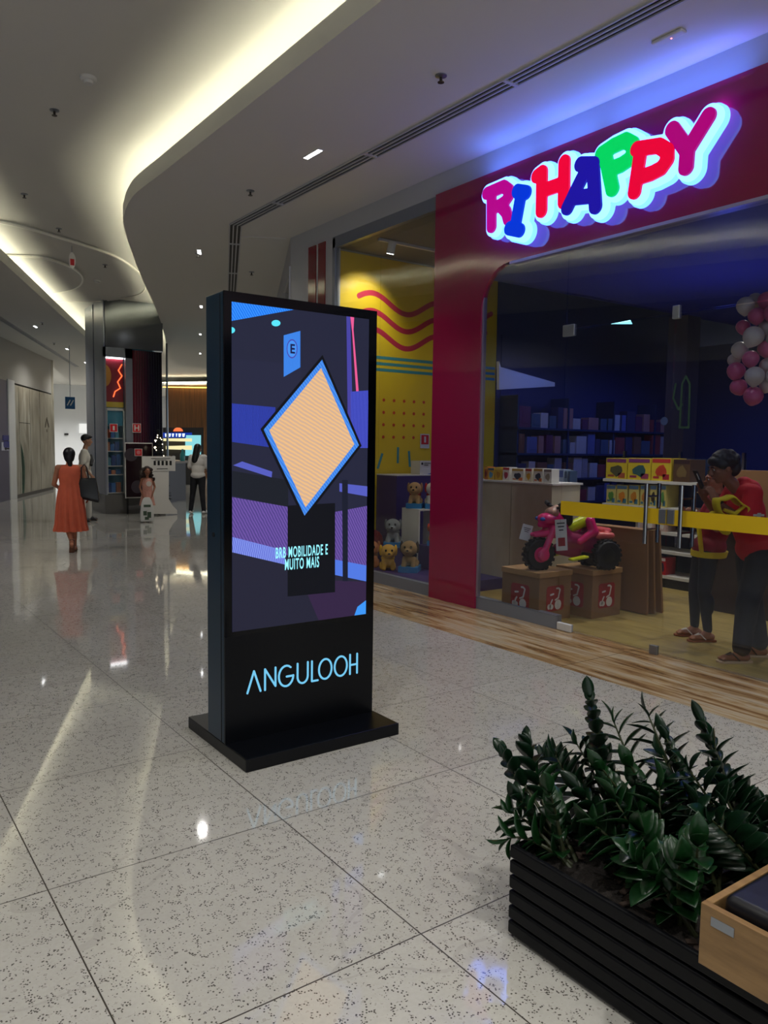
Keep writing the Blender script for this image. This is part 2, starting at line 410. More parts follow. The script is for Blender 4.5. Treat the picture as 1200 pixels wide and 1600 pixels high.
# lower ceilings: slab with a lip towards the cove
def low_ceiling(name, edge, rest):
    mb = MB(); poly = [tuple(p) for p in edge] + [tuple(p) for p in rest]
    mb.prism(poly, ZL, ZL + 0.03)
    for a, b in zip(edge[:-1], edge[1:]):
        d = (Vector(b) - Vector(a)).normalized(); sgn = 1
        nrm = Vector((d.y, -d.x)) * 0.03 * low_side
        a2, b2 = Vector(a) + nrm, Vector(b) + nrm
        mb.add([(a[0], a[1], ZL + .03), (b[0], b[1], ZL + .03), (b[0], b[1], ZLIP), (a[0], a[1], ZLIP), (a2.x, a2.y, ZL + .03), (b2.x, b2.y, ZL + .03), (b2.x, b2.y, ZLIP), (a2.x, a2.y, ZLIP)],
               [(0, 1, 2, 3), (7, 6, 5, 4), (3, 2, 6, 7)])
    return struct(name, mb, M_ceil)
def led_strip(edge, off, name='cove_light'):
    mb = MB(); P = []
    for i, p in enumerate(edge):
        a, b = Vector(edge[max(0, i - 1)]), Vector(edge[min(len(edge) - 1, i + 1)]); d = (b - a).normalized()
        P.append(Vector(p) + Vector((d.y, -d.x)) * off)
    for a, b in zip(P[:-1], P[1:]):
        d = (b - a).normalized(); w = Vector((d.y, -d.x)) * 0.012
        vs = [(*(a - w), ZL + .125), (*(b - w), ZL + .125), (*(b + w), ZL + .125), (*(a + w), ZL + .125), (*(a - w), ZL + .14), (*(b - w), ZL + .14), (*(b + w), ZL + .14), (*(a + w), ZL + .14)]
        mb.add(vs, [(0, 3, 2, 1), (4, 5, 6, 7), (0, 1, 5, 4), (1, 2, 6, 5), (2, 3, 7, 6), (3, 0, 4, 7)])
    o = mb.build(name, M_led); o['kind'] = 'structure'; return o
E_R = [(2.99, -6), (2.99, 2), (2.99, 8.3)] + catmull([(2.99, 8.3), (2.985, 8.95), (3.02, 9.35), (3.13, 9.9), (3.38, 10.7), (4.45, 13.28), (5.86, 16.5), (7.15, 19.6), (8.4, 22.8), (9.6, 25.6), (10.15, 26.8), (10.8, 27.4), (12.2, 27.6), (16, 27.2)], 5)[1:]
low_side = 1
low_ceiling('ceiling_right', E_R, [(16, 22), (12.7, 22), (WX, 9.62), (WX, -6)]); led_strip(E_R, 0.15, 'trim_2')
E_L = [(-5.8, -6), (-1.0, 5.5), (2.36, 13.6), (6.0, 22.3), (13.0, 39.2)]
low_side = -1
low_ceiling('ceiling_left', E_L, [(9.75, 39.2), (6.5, 29.3), (3.7, 22.9), (-9.4, -6)]); led_strip(E_L, -0.15, 'trim_3')
E_I = [(13.5, 37.0), (15.0, 35.0), (17.5, 33.2), (21, 31.8), (26, 31)]
low_side = 1
low_ceiling('ceiling_far', E_I[::1], [(40, 31), (40, 60), (13.5, 60)]) ; led_strip(E_I, 0.15, 'trim_4')
struct('ceiling', MB().box(-8, 40, -6, 62, ZU, ZU + 0.1), M_ceil)
# stepped discs of the upper ceiling with a bright rim
big = catmull([(2.19, 12.56), (3.16, 12.96), (4.13, 13.6), (4.95, 14.75), (5.35, 15.7), (5.47, 16.75), (4.95, 18.05), (3.6, 18.6), (1.8, 17.2), (0.9, 14.6), (1.3, 13.0)], 6, True)
small = catmull([(2.96, 14.27), (3.52, 14.5), (3.98, 15.2), (4.2, 16.2), (4.1, 17.0), (3.75, 17.7), (3.0, 17.9), (2.3, 16.6), (2.3, 15.0)], 6, True)
KU = (ZU - 1.6) / 3.18; big = [(x * KU, y * KU) for x, y in big]; small = [(x * KU, y * KU) for x, y in small]
struct('ceiling_disc', MB().prism(big, ZU - 0.05, ZU), M_ceil)
struct('ceiling_inner_disc', MB().prism(small, ZU - 0.10, ZU - 0.05), M_ceil)
M_rim = mat('pale_rim', (240, 238, 228), 0.4)
def rim(poly, z):
    mb = MB(); n = len(poly); c = sum((Vector(p) for p in poly), Vector((0, 0))) / n
    o_ = [Vector(p) + (Vector(p) - c).normalized() * 0.035 for p in poly]
    vs = [(*p, z) for p in poly] + [(*p, z) for p in o_] + [(*p, z + .03) for p in poly] + [(*p, z + .03) for p in o_]
    fs = []
    for i in range(n): j = (i + 1) % n; fs += [(i, j, n + j, n + i), (n + i, n + j, 3 * n + j, 3 * n + i), (i, 2 * n + i, 2 * n + j, j), (2 * n + i, 3 * n + i, 3 * n + j, 2 * n + j)]
    return mb.add(vs, fs)
struct('trim_5', rim(big, ZU - 0.06), M_rim); struct('trim_6', rim(small, ZU - 0.11), M_rim)
# slot diffusers: three black grooves with pale blades
def slot(name, path, w, label):
    t = thing(name, label, 'air vent', (path[0][0], path[0][1], ZL - 0.012))
    for k in range(3):
        mb = MB()
        for a, b in zip(path[:-1], path[1:]):
            a, b = Vector(a), Vector(b); d = (b - a).normalized(); nr = Vector((d.y, -d.x)); o_ = nr * (k - 1) * w / 3; h = nr * w / 3 * 0.33
            vs = [(*(a + o_ - h), ZL - .004), (*(b + o_ - h), ZL - .004), (*(b + o_ + h), ZL - .004), (*(a + o_ + h), ZL - .004)]
            mb.add(vs + [(x, y, z + .003) for x, y, z in vs], [(0, 1, 2, 3), (7, 6, 5, 4), (0, 4, 5, 1), (1, 5, 6, 2), (2, 6, 7, 3), (3, 7, 4, 0)])
        mb.build('air_gap', M_black, t)
    mb = MB()
    for k in range(4):
        for a, b in zip(path[:-1], path[1:]):
            a, b = Vector(a), Vector(b); d = (b - a).normalized(); nr = Vector((d.y, -d.x)); o_ = nr * (k - 1.5) * w / 3; h = nr * 0.008
            vs = [(*(a + o_ - h), ZL - .016), (*(b + o_ - h), ZL - .016), (*(b + o_ + h), ZL - .016), (*(a + o_ + h), ZL - .016)]
            mb.add(vs + [(x, y, z + .016) for x, y, z in vs], [(0, 1, 2, 3), (7, 6, 5, 4), (0, 4, 5, 1), (1, 5, 6, 2), (2, 6, 7, 3), (3, 7, 4, 0)])
    # cross joints every 1.9 m
    for a, b in zip(path[:-1], path[1:]):
        a, b = Vector(a), Vector(b); L = (b - a).length; d = (b - a).normalized(); ang = math.atan2(d.y, d.x); q = 0.95
        while q < L:
            c = a + d * q; mb.obox((c.x, c.y, ZL - .011), (0.035, w, 0.014), Matrix.Rotation(ang, 3, 'Z')); q += 1.9
    mb.build('blade_frame', M_fascia, t); return t
slot('slot_diffuser', [(4.42, -4), (4.42, 9.5), (6.1, 13.25), (8.9, 19.5)], 0.15, 'long linear slot air diffuser bending along the ceiling above the toy store')
slot('slot_diffuser', [(0.6, 13.1), (7.75, 30.3)], 0.12, 'thin black slot air diffuser in the far left low ceiling')
# storefront fascia and diagonal wall behind the kiosk
struct('wall_right', MB().box(WX, WX + 0.12, -6, 9.62, 4.215, ZU), M_fascia)
A0, B0 = Vector((5.29, 9.62)), Vector((8.6, 16.6))
def diag(u0, u1, z0, z1, t0=0.0, t1=0.12):
    d = (B0 - A0).normalized(); n = Vector((d.y, -d.x)); mb = MB()
    p = [A0 + d * u0 + n * t0, A0 + d * u1 + n * t0, A0 + d * u1 + n * t1, A0 + d * u0 + n * t1]
    return mb.prism([tuple(q) for q in p], z0, z1)
LD = (B0 - A0).length
struct('wall_right_diagonal', diag(0, LD, 4.05, ZU), M_fascia)
struct('wall_right_diagonal_lower', diag(0, LD, 0, 0.3), M_fascia)
for k in range(5): struct('trim_%d' % (10 + k), diag(k * LD / 4 - (0.06 if k else 0), k * LD / 4 + 0.06, 0.3, 4.05, -0.02, 0.1), M_fascia)
M_pink = mat('pale_shop_panel', (188, 170, 150), 0.5)
struct('wall_neighbour_shop', diag(0.1, LD, 0.3, 4.05, 0.9, 1.0), M_pink)
struct('window_2', diag(0.05, LD, 0.3, 4.05, 0.03, 0.042), M_glass)
# frame between the yellow window and the corner, with two red glossy strips
M_redgloss = mat('crimson_gloss_panel', raw=(0.20, 0.001, 0.010), rough=0.10, coat=0.6)
struct('wall_right_corner', MB().box(WX, WX + .12, 8.54, 9.62, 0, 4.215), M_fascia)
struct('trim_20', MB().box(WX - .012, WX, 8.70, 8.87, 0, 4.2), M_redgloss)
struct('trim_21', MB().box(WX - .012, WX, 8.93, 9.12, 0, 4.2), M_redgloss)
# crimson portal of the toy store
def portal():
    m = mat('magenta_red_gloss_cladding', raw=(0.28, 0.0015, 0.046), rough=0.10, coat=0.9)
    g = NG(m); b = g.nt.nodes['Principled BSDF']
    tc = g.n('ShaderNodeTexCoord'); mp = g.n('ShaderNodeMapping'); g.l(tc.outputs['Object'], mp.inputs[0]); mp.inputs['Scale'].default_value = (0.5, 1.6, 0.7)
    n = g.n('ShaderNodeTexNoise'); g.l(mp.outputs[0], n.inputs['Vector']); n.inputs['Scale'].default_value = 1.0; n.inputs['Detail'].default_value = 0
    bp = g.n('ShaderNodeBump'); bp.inputs['Strength'].default_value = 0.6; bp.inputs['Distance'].default_value = 0.035
    g.l(n.outputs['Fac'], bp.inputs['Height']); g.l(bp.outputs[0], b.inputs['Normal']); g.l(bp.outputs[0], b.inputs['Coat Normal'])
    return m
M_portal = portal()
PX0, PX1 = 5.255, 5.315
poly = [(6.465, 0), (6.465, 4.215), (-6, 4.215), (-6, 3.34), (5.36, 3.34)]
poly += [(5.36 + 0.375 * math.sin(a), 2.95 + 0.39 * math.cos(a)) for a in [PI / 2 * k / 8 for k in range(1, 9)]] + [(5.735, 0)]
struct('wall_storefront_portal', MB().prism(poly, PX0, PX1, T=lambda u, v, w: (w, u, v)), M_portal)
struct('trim_22', MB().box(PX0 - .004, PX0 + .1, -6, 5.36, 3.315, 3.34), mat('pale_header_edge', (170, 165, 190), 0.3, metal=0.5))
# left display window frame and glass
fr = MB().box(WX, WX + .06, 8.48, 8.54, 0, 4.2).box(WX, WX + .06, 6.46, 8.54, 4.08, 4.215).box(WX - .01, WX + .06, 6.46, 8.54, 0, 0.13).box(WX - .012, WX + .06, 4.68, 5.735, 0.004, 0.125)
struct('trim_23', fr, M_frame)
struct('window_1', MB().box(WX + .02, WX + .03, 6.46, 7.515, 0.13, 4.08).box(WX + .02, WX + .03, 7.522, 8.48, 0.13, 4.08), M_glass)
GX0, GX1 = 5.275, 5.287
struct('window_3', MB().box(GX0, GX1, 4.672, 5.735, 0.12, 3.33), M_glass_shop)
struct('window_4', MB().box(GX0, GX1, -3, 4.664, 2.645, 3.33), M_glass_shop)
def glass_door(name, y0, y1, label):
    t = thing(name, None, None, ((GX0 + GX1) / 2, (y0 + y1) / 2, 0.0)); t['kind'] = 'structure'
    MB().box(GX0, GX1, y0, y1, 0.012, 2.632).build('pane', M_glass_shop, t)
    MB().box(GX0 - .0015, GX0, y0, y1, 1.035, 1.155).box(GX1, GX1 + .0015, y0, y1, 1.035, 1.155).build('safety_band', mat('mustard_yellow_vinyl', (222, 186, 20), 0.45), t, label='yellow safety band')
    return t
d1 = glass_door('door_1', 3.600, 4.664, ''); d2 = glass_door('door_2', 2.52, 3.592, '')
glass_door('door_3', 1.44, 2.512, ''); 
def bar_handle(t, y):
    for sx, x in ((-1, GX0 - 0.075), (1, GX1 + 0.075)):
        MB().tube([(x, y, 0.88), (x, y, 1.35)], 0.0165, 12).tube([(x, y, 0.99), ((GX0 + GX1) / 2, y, 0.99)], 0.008, 8).tube([(x, y, 1.25), ((GX0 + GX1) / 2, y, 1.25)], 0.008, 8).build('handle', M_steel, t, smooth=True)
bar_handle(d1, 3.735); bar_handle(d2, 3.43)
MB().box(GX0 - .012, GX1 + .012, 3.604, 3.664, 1.045, 1.155).build('lock_plate', M_alu, d1, bevel=.004)
MB().box(GX0 - .012, GX1 + .012, 3.528, 3.588, 1.045, 1.155).build('lock_plate', M_alu, d2, bevel=.004)
MB().box(GX0 - .01, GX1 + .01, 3.63, 3.70, 0.004, 0.075).build('floor_lock', M_alu, d1, bevel=.003)
MB().box(GX0 - .012, GX1 + .012, 4.57, 4.70, 2.58, 2.68).build('patch_hinge', M_alu, d1, bevel=.006)
MB().box(GX0 - .012, GX1 + .012, 4.50, 4.66, 0.006, 0.075).build('floor_hinge', M_white, d1, bevel=.006)
MB().box(GX0 - .012, GX1 + .012, 3.56, 3.62, 2.60, 2.70).build('patch_lock', M_alu, d2, bevel=.006)

# ---------------------------------------------------------------- toy store shell
M_navy = mat('navy_ceiling_paint', raw=(0.03, 0.04, 0.26), rough=0.55)
M_navyw = mat('navy_wall_paint', raw=(0.015, 0.03, 0.13), rough=0.6)
M_yel = mat('yellow_wall_paint', (226, 192, 20), 0.6)
struct('floor_shop', MB().box(5.35, 16, -6, 9.6, 0.001, 0.006), wood('oak_vinyl_floor', (150, 128, 72), (186, 162, 96), (6, 0.7, 1), 0.35))
struct('wall_shop_side', MB().box(5.42, 8.22, 8.62, 8.74, 0, 4.1), M_yel)
struct('wall_shop_side_far', MB().box(8.22, 16, 8.60, 8.74, 0, 4.1), M_navyw)
struct('trim_24', MB().box(5.27, 5.315, 5.716, 5.735, .125, 3.1), mat('pale_edge_strip', (150, 140, 150), .3, metal=.4))
struct('ceiling_shop', MB().box(5.42, 16, -6, 6.4, 3.45, 3.55), M_navy)
struct('ceiling_shop_display', MB().box(5.42, 16, 6.4, 8.62, 4.12, 4.2), mat('grey_shop_ceiling', (120, 116, 108), 0.7))
struct('wall_shop_soffit', MB().box(5.42, 16, 6.36, 6.44, 3.45, 4.2), M_navy)
struct('wall_shop_back', MB().box(13.0, 13.1, -6, 8.62, 0, 3.5), M_navyw)
struct('wall_shop_near', MB().box(5.42, 13.0, -6.1, -6, 0, 3.5), M_navyw)
# ---------------------------------------------------------------- mirror clad block in the middle of the mall
BA, BB, BC_, BD = (5.22, 18.15), (6.58, 18.12), (7.6, 21.5), (5.32, 20.0)
struct('wall_block', MB().prism([(BA[0] + .045, BA[1]), BB, BC_, (BD[0] + .045, BD[1] - .01)], 3.78, ZU), M_steel)
struct('wall_block_plinth', MB().prism([(BA[0] - .02, BA[1] - .02), (BB[0] + .02, BB[1] - .02), BC_, (BD[0] - .02, BD[1] + .02)], 0, 0.44), mat('dark_grey_stone_plinth', (92, 90, 88), 0.25))
struct('wall_block_core', MB().prism([(5.30, 18.75), (6.55, 18.75), (7.55, 21.45), (5.36, 19.95)], 0.44, 3.78), mat('blue_display_back', (62, 120, 140), 0.5))  # blue of the mirror image is put into the core colour
side = MB()
dv = (Vector(BD) - Vector(BA)); 
def sidep(a, b, z0, z1, th=0.03):
    d = dv.normalized(); n = Vector((-d.y, d.x)); p = [Vector(BA) + dv * a, Vector(BA) + dv * b]; q = [p[1] - n * th, p[0] - n * th]
    return [tuple(v) for v in (p + q)]
M_stp = mat('pale_steel_panel', (150, 156, 168), 0.28, metal=0.6)
struct('wall_block_side', MB().prism(sidep(0.0, 0.5, 0, 1), 0.44, ZU).prism(sidep(0.56, 1.0, 0, 1), 0.44, ZU), M_stp)
struct('trim_30', MB().box(5.70, 5.86, 18.13, 18.22, 0.44, 3.78).box(5.22, 5.262, 18.13, 18.22, 0.44, 3.78).box(5.22, 5.86, 18.13, 18.22, 3.56, 3.78), M_stp)
def reflection_mat():
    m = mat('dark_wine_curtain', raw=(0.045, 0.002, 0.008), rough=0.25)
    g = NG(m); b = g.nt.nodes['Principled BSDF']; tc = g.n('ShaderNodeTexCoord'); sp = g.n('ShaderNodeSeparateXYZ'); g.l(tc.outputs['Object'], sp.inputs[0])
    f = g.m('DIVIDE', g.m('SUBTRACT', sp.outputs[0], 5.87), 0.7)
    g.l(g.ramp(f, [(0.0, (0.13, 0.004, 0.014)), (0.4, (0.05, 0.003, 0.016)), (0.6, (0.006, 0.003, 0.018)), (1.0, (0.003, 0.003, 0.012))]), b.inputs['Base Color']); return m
cm = MB(); N = 60
vs = []
for k in range(N + 1):
    x = 5.87 + 0.70 * k / N; y = 18.18 + 0.012 * math.sin(k * 1.25)
    vs += [(x, y, 0.44), (x, y, 3.76)]
cm.add(vs + [(x, y + .02, z) for x, y, z in vs], [(2 * k, 2 * k + 2, 2 * k + 3, 2 * k + 1) for k in range(N)] + [(2 * (N + 1) + 2 * k, 2 * (N + 1) + 2 * k + 1, 2 * (N + 1) + 2 * k + 3, 2 * (N + 1) + 2 * k + 2) for k in range(N)])
tag(cm.build('curtain', reflection_mat(), None, smooth=True), 'dark wine-red curtain hanging on the mirrored block', 'curtain')  # solid folds put in for what the mirror cladding shows
# ---------------------------------------------------------------- left building
L0, L1 = Vector((-9.4, -6.0)), Vector((3.81, 22.9)); L2 = Vector((6.45, 28.6)); Ld = (L2 - L1).normalized(); Ln = Vector((-Ld.y, Ld.x))
def lw(u0, u1, z0, z1, t0, t1):
    p = [L1 + Ld * u0 + Ln * t0, L1 + Ld * u1 + Ln * t0, L1 + Ld * u1 + Ln * t1, L1 + Ld * u0 + Ln * t1]
    return MB().prism([tuple(q) for q in p], z0, z1)
LL = (L2 - L1).length
struct('wall_left', lw(-32, LL, 3.3, ZU, 0, .2), mat('warm_grey_fascia', (150, 148, 142), 0.5))
struct('wall_left_hoarding', lw(-32, 0.95, 0, 3.3, 0, .2), mat('mauve_grey_hoarding', (88, 84, 104), 0.5))
struct('trim_31', lw(0.95, 1.6, 0, 3.35, -.03, .2), M_white)
def stone_panel():
    m = mat('veined_travertine', (165, 160, 142), 0.35); g = NG(m); b = g.nt.nodes['Principled BSDF']; tc = g.n('ShaderNodeTexCoord')
    mp = g.n('ShaderNodeMapping'); g.l(tc.outputs['Object'], mp.inputs[0]); mp.inputs['Scale'].default_value = (1.2, 1.2, 0.35)
    n = g.n('ShaderNodeTexNoise'); g.l(mp.outputs[0], n.inputs['Vector']); n.inputs['Scale'].default_value = 2.2; n.inputs['Detail'].default_value = 7; n.inputs['Distortion'].default_value = 1.2
    g.l(g.ramp(n.outputs['Fac'], [(0.3, lin((110, 104, 88))), (0.55, lin((150, 146, 130))), (0.75, lin((172, 170, 158)))]), b.inputs['Base Color']); return m
M_trav = stone_panel()
struct('wall_left_panel', lw(1.6, LL, 0.1, 3.25, 0, .2), M_trav)
struct('baseboard_left', lw(1.6, LL, 0, 0.1, -.01, .2), mat('dark_base', (60, 58, 55), 0.4))
struct('wall_left_end', MB().prism([tuple(L2), tuple(L2 + Vector((0.1, .1))), (5.0, 32), (4.6, 32)], 0, ZU), M_trav)
jn = MB()
for u in (2.1, 3.35, 4.6): 
    q = lw(u, u + .012, 0.1, 3.25, -.004, 0); jn.add(q.v, q.f)
q = lw(2.1, 3.35, 2.18, 2.195, -.004, 0); jn.add(q.v, q.f)
struct('trim_32', jn, M_black)
# ---------------------------------------------------------------- far end of the mall
M_far = mat('far_white_wall', (205, 208, 210), 0.6)
struct('wall_far', MB().box(6, 20.5, 46, 46.2, 0, ZU), M_far)
struct('wall_far_right', MB().prism([(20.5, 46.2), (20.5, 46), (40, 34), (40, 34.3)], 0, ZU), M_far)
struct('trim_33', MB().prism([(13.2, 36.4), (17.3, 33.35), (17.35, 33.4), (13.25, 36.45)], 4.30, 4.34), emis('amber_strip', (255, 190, 80), 5))
struct('wall_far_timber', MB().prism([(13.4, 36.6), (17.4, 33.6), (17.5, 33.8), (13.5, 36.8)], 0, 4.43), wood('amber_slatted_timber', (70, 44, 22), (112, 74, 36), (9, 9, .3)))
# ================================================================ FITTINGS ON THE CEILING
def sprinkler(x, y, z, label):
    t = thing('sprinkler', label, 'sprinkler', (x, y, z), group='fire sprinklers')
    MB().lathe([(0.045, 0), (0.045, -0.008), (0.02, -0.014)], n=16).build('escutcheon', M_alu, t, world=False, smooth=True)
    MB().tube([(0, 0, -.01), (0, 0, -.05)], 0.011, 8).lathe([(0.026, -.05), (0.026, -.054)], n=12).build('nozzle', mat('dark_brass', (70, 66, 60), 0.4, metal=.8), t, world=False)
    return t
for x, y, z, l in [(3.93, 4.80, ZL, 'ceiling sprinkler over the middle of the soffit, highest one in view'), (3.976, 8.16, ZL, 'ceiling sprinkler between the cove edge and slot vent, above the kiosk'),
                   (4.63, 11.25, ZL, 'ceiling sprinkler just beyond the bend of the slot vent'), (5.80, 11.86, ZL, 'ceiling sprinkler by the neighbouring shop wall'),
                   (*at(85, 172, 2, ZU)[:2], ZU, 'sprinkler on the upper ceiling beside the smoke detector'), (*at(38, 303, 2, ZU)[:2], ZU, 'sprinkler on the upper ceiling left of the ceiling disc'),
                   (*at(92, 357, 2, ZU)[:2], ZU, 'sprinkler at the rim of the ceiling disc'), (4.25, 14.6, ZU - .05, 'sprinkler hanging under the ceiling disc'),
                   (4.32, 19.9, ZL, 'sprinkler in the far left low ceiling, nearest one'), (5.45, 23.7, ZL, 'sprinkler in the far left low ceiling, second one')]:
    sprinkler(x, y, z, l)
def smoke(x, y, z, label):
    t = thing('smoke_detector', label, 'smoke detector', (x, y, z))
    MB().lathe([(0.075, 0), (0.075, -.02), (0.062, -.03)], n=24).build('base', M_white, t, world=False, smooth=True)
    MB().lathe([(0.045, -.03), (0.04, -.055), (0.01, -.058)], n=24).build('sensor_head', M_white, t, world=False, smooth=True)
smoke(*at(138, 121, 2, ZU)[:2], ZU, 'round white smoke detector on the upper ceiling')
smoke(*at(152, 438, 2, ZU - .05)[:2], ZU - .05, 'small round smoke detector under the ceiling disc')
t = thing('emergency_light', 'small oval emergency light on the blue lit soffit, top right', 'light', (4.80, 3.42, ZL), 0)
MB().obox((0, 0, -.012), (0.07, 0.24, 0.025)).build('housing', M_white, t, world=False, bevel=.012)
MB().ell((0, -.02, -.026), (0.006, 0.006, 0.004)).build('indicator', emis('tiny_red', (255, 120, 120), 4), t, world=False)
def linear_light(x, y, L, ang, label):
    t = thing('recessed_light', label, 'light', (x, y, ZL), ang, 'recessed ceiling lights')
    MB().obox((0, 0, -.004), (0.07, L, 0.008)).build('frame', M_white, t, world=False)
    mb = MB()
    for k in range(6): mb.obox((0, (k - 2.5) * L / 6.4, -.009), (0.045, L / 8, 0.004))
    mb.build('diffuser', M_lamp, t, world=False)
    return t
linear_light(3.967, 6.777, 0.30, 0, 'slim linear recessed light in the soffit above the kiosk')
linear_light(4.60, 11.13, 0.28, -.42, 'recessed light with a sprinkler beside it, past the slot vent bend')
for k, (x, y) in enumerate([(6.40, 15.4), (7.95, 19.2), (9.6, 23.2)]): linear_light(x, y, .25, -.42, ['nearest', 'middle', 'farthest'][k] + ' of three recessed lights hard against the kiosk top edge')
for k, (x, y) in enumerate([(4.33, 20.68), (6.09, 24.9), (7.6, 28.6), (9.2, 33.5)]): linear_light(x, y, .3, -.39, ['nearest', 'second', 'third', 'farthest'][k] + ' recessed light in the far left low ceiling')
# access hatch
t = thing('access_hatch', 'square access hatch in the soffit past the slot vent', 'hatch', (5.0, 10.0, ZL - .012))
MB().prism([(4.70, 9.95), (5.24, 9.66), (5.50, 10.15), (4.97, 10.46)], ZL - .012, ZL - .001).build('lid', M_ceil, t)
# hanging signs
t = thing('hanging_sign', 'small red and white hanging exit sign below the ceiling disc', 'sign', (3.43, 13.6, ZU - .05))
MB().prism([(3.43 + .055 * math.cos(a), 4.58 + .13 * math.sin(a)) for a in [PI * k / 8 for k in range(16)]], 0, .02, T=lambda u, v, w: (u, 13.59 + w, v)).build('plate', M_white, t); MB().tube([(3.43, 13.6, 4.70), (3.43, 13.6, ZU - .05)], .006).build('rod', M_alu, t)
MB().box(3.40, 3.46, 13.575, 13.589, 4.50, 4.60).build('red_panel', mat('sign_red', (200, 30, 40), .4), t)
t = thing('hanging_sign', 'blue square hanging sign with white arrows, far left', 'sign', (5.93, 24, ZL))
MB().box(5.79, 6.06, 23.98, 24.02, 2.6, 2.95).build('plate', mat('sign_blue', (40, 92, 140), .4), t); MB().tube([(5.93, 24, 2.95), (5.93, 24, ZL)], .01).build('rod', M_alu, t)
MB().obox((5.88, 23.97, 2.78), (.03, .01, .18), Matrix.Rotation(.5, 3, 'Y')).obox((5.97, 23.97, 2.78), (.03, .01, .18), Matrix.Rotation(.5, 3, 'Y')).build('arrow_marks', M_white, t)

# ================================================================ SIGN  RI HAPPY
XF = 5.10
def S(px, py): p = at(px, py, 0, XF); return (p.y, p.z)
LET = [
 ('R', (170, 0, 130), .057, [[(760, 302), (772, 297), (786, 291)], [(786, 291), (794, 297), (794, 306), (788, 315), (779, 321), (768, 325)], [(767, 305), (767, 354)], [(781, 321), (790, 331), (793, 342)]], 0),
 ('I', (0, 50, 205), .062, [[(809, 299), (822, 301)], [(815, 302), (805, 357)], [(797, 357), (812, 360)]], 1),
 ('H', (225, 0, 50), .060, [[(838, 275), (846, 269)], [(846, 269), (845, 329)], [(881, 253), (880, 315)], [(846, 298), (880, 286)]], 0),
 ('A', (25, 15, 150), .060, [[(908, 257), (928, 257)], [(927, 258), (931, 323)], [(921, 258), (909, 280), (899, 300), (887, 325)], [(900, 309), (928, 306)]], 1),
 ('P', (0, 200, 90), .060, [[(939, 240), (957, 228), (976, 219)], [(976, 219), (987, 225), (989, 236), (983, 248), (970, 257), (953, 264)], [(945, 243), (956, 295)]], 0),
 ('P', (220, 0, 50), .056, [[(996, 233), (1030, 228)], [(1030, 228), (1043, 236), (1043, 250), (1034, 263), (1019, 271), (1001, 277)], [(1001, 240), (992, 300)]], 1),
 ('Y', (160, 0, 110), .058, [[(1050, 202), (1072, 233)], [(1106, 181), (1073, 235)], [(1073, 235), (1071, 261)]], 0)]
sign = thing('store_sign', 'large glowing sign reading RI HAPPY in rounded coloured letters', 'sign', (5.255, 4.6, 3.45))
TS = lambda x0: (lambda u, v, w: (x0 - w, u, v))
allst = []
for ch, col, r, st, z in LET:
    s2 = [([S(*p) for p in pl], r) for pl in st]; allst += s2
    curve_shape('letter_face', sdf_loops(s2, 0.0, .008), .022, emis('letter_' + ch + str(z), col, 1.0), TS(XF + .02 - .012 * z), sign, label='letter ' + ch)
M_halo = emis('sign_edge_light', (0, 0, 0), 1.0, raw=(0.42, 1.15, 5.0))
curve_shape('halo_body', sdf_loops(allst, .030, .010), .045, M_halo, TS(XF + .068), sign, label='white cyan glowing edge body')
curve_shape('halo_back', sdf_loops(allst, .045, .010), .035, emis('sign_back_light', (0, 0, 0), 1.0, raw=(0.28, 0.8, 5.0)), TS(XF + .110), sign, label='cyan glowing back body')
for yy, zz in ((5.5, 3.8), (4.9, 3.8), (4.2, 3.85), (3.5, 3.9)):
    MB().tube([(XF + .1, yy, zz), (PX0, yy, zz)], .012).build('standoff', M_alu, sign)
# area lamps added above the letters for the sign's blue wash on the soffit
for k, yy in enumerate((5.4, 4.7, 4.0, 3.4)):
    L = bpy.data.lights.new('sign_wash', 'AREA'); L.shape = 'RECTANGLE'; L.size = .05; L.size_y = .6; L.energy = 1.2; L.color = (0.10, 0.20, 1.0)
    o = bpy.data.objects.new('sign_wash_lamp', L); C.objects.link(o); o.location = (5.17, yy, 4.19); o.rotation_euler = (PI, 0.25, 0)
for yy, zz in ((5.55, 3.75), (5.2, 3.75), (4.9, 3.8), (4.55, 3.75), (4.25, 3.85), (3.95, 3.85), (3.6, 3.95), (3.3, 4.0)):  # violet points added behind the letters to tint the header purple
    L = bpy.data.lights.new('letter_backlight', 'POINT'); L.energy = 1.6; L.color = (0.30, 0.12, 1.0); L.shadow_soft_size = .01
    o = bpy.data.objects.new('letter_backlight', L); C.objects.link(o); o.location = (5.225, yy, zz)

# ================================================================ KIOSK
KX0, KX1, KY0, KY1, KZ = 1.63, 2.55, 3.65, 3.86, 2.36
M_kiosk = mat('black_powder_coat', (6, 8, 13), 0.32, spec=.3)
M_kside = mat('blue_black_powder_coat', (14, 46, 66), 0.30)
M_bez = mat('black_glass_bezel', (3, 5, 10), 0.10, spec=.35)
ko = thing('advertising_kiosk', 'tall black digital advertising kiosk with a lit portrait screen on a wide foot', 'kiosk', (2.1, 3.76, 0))
MB().box(1.63, 2.565, 3.395, 4.14, 0.0, 0.066).build('base_plate', M_kiosk, ko, bevel=.004)
MB().box(KX0, KX1, KY0, KY1, 0.066, KZ).build('cabinet', M_kside, ko, bevel=.004)
MB().box(KX0 + .0, KX1, KY0 - .012, KY0, 0.066, 0.625).build('lower_panel', M_kiosk, ko)
MB().box(KX0, KX1, KY0 - .012, KY0, 0.625, KZ).build('bezel', M_bez, ko)
MB().box(KX0 - .002, KX0, KY0 + .03, KY0 + .036, .07, KZ - .01).build('seam', M_black, ko)
MB().tube([(KX0 - .006, KY0 + .12, 1.14), (KX0, KY0 + .12, 1.14)], .012, 12).build('lock', M_black, ko)
YS = KY0 - .013
SE = 0.9
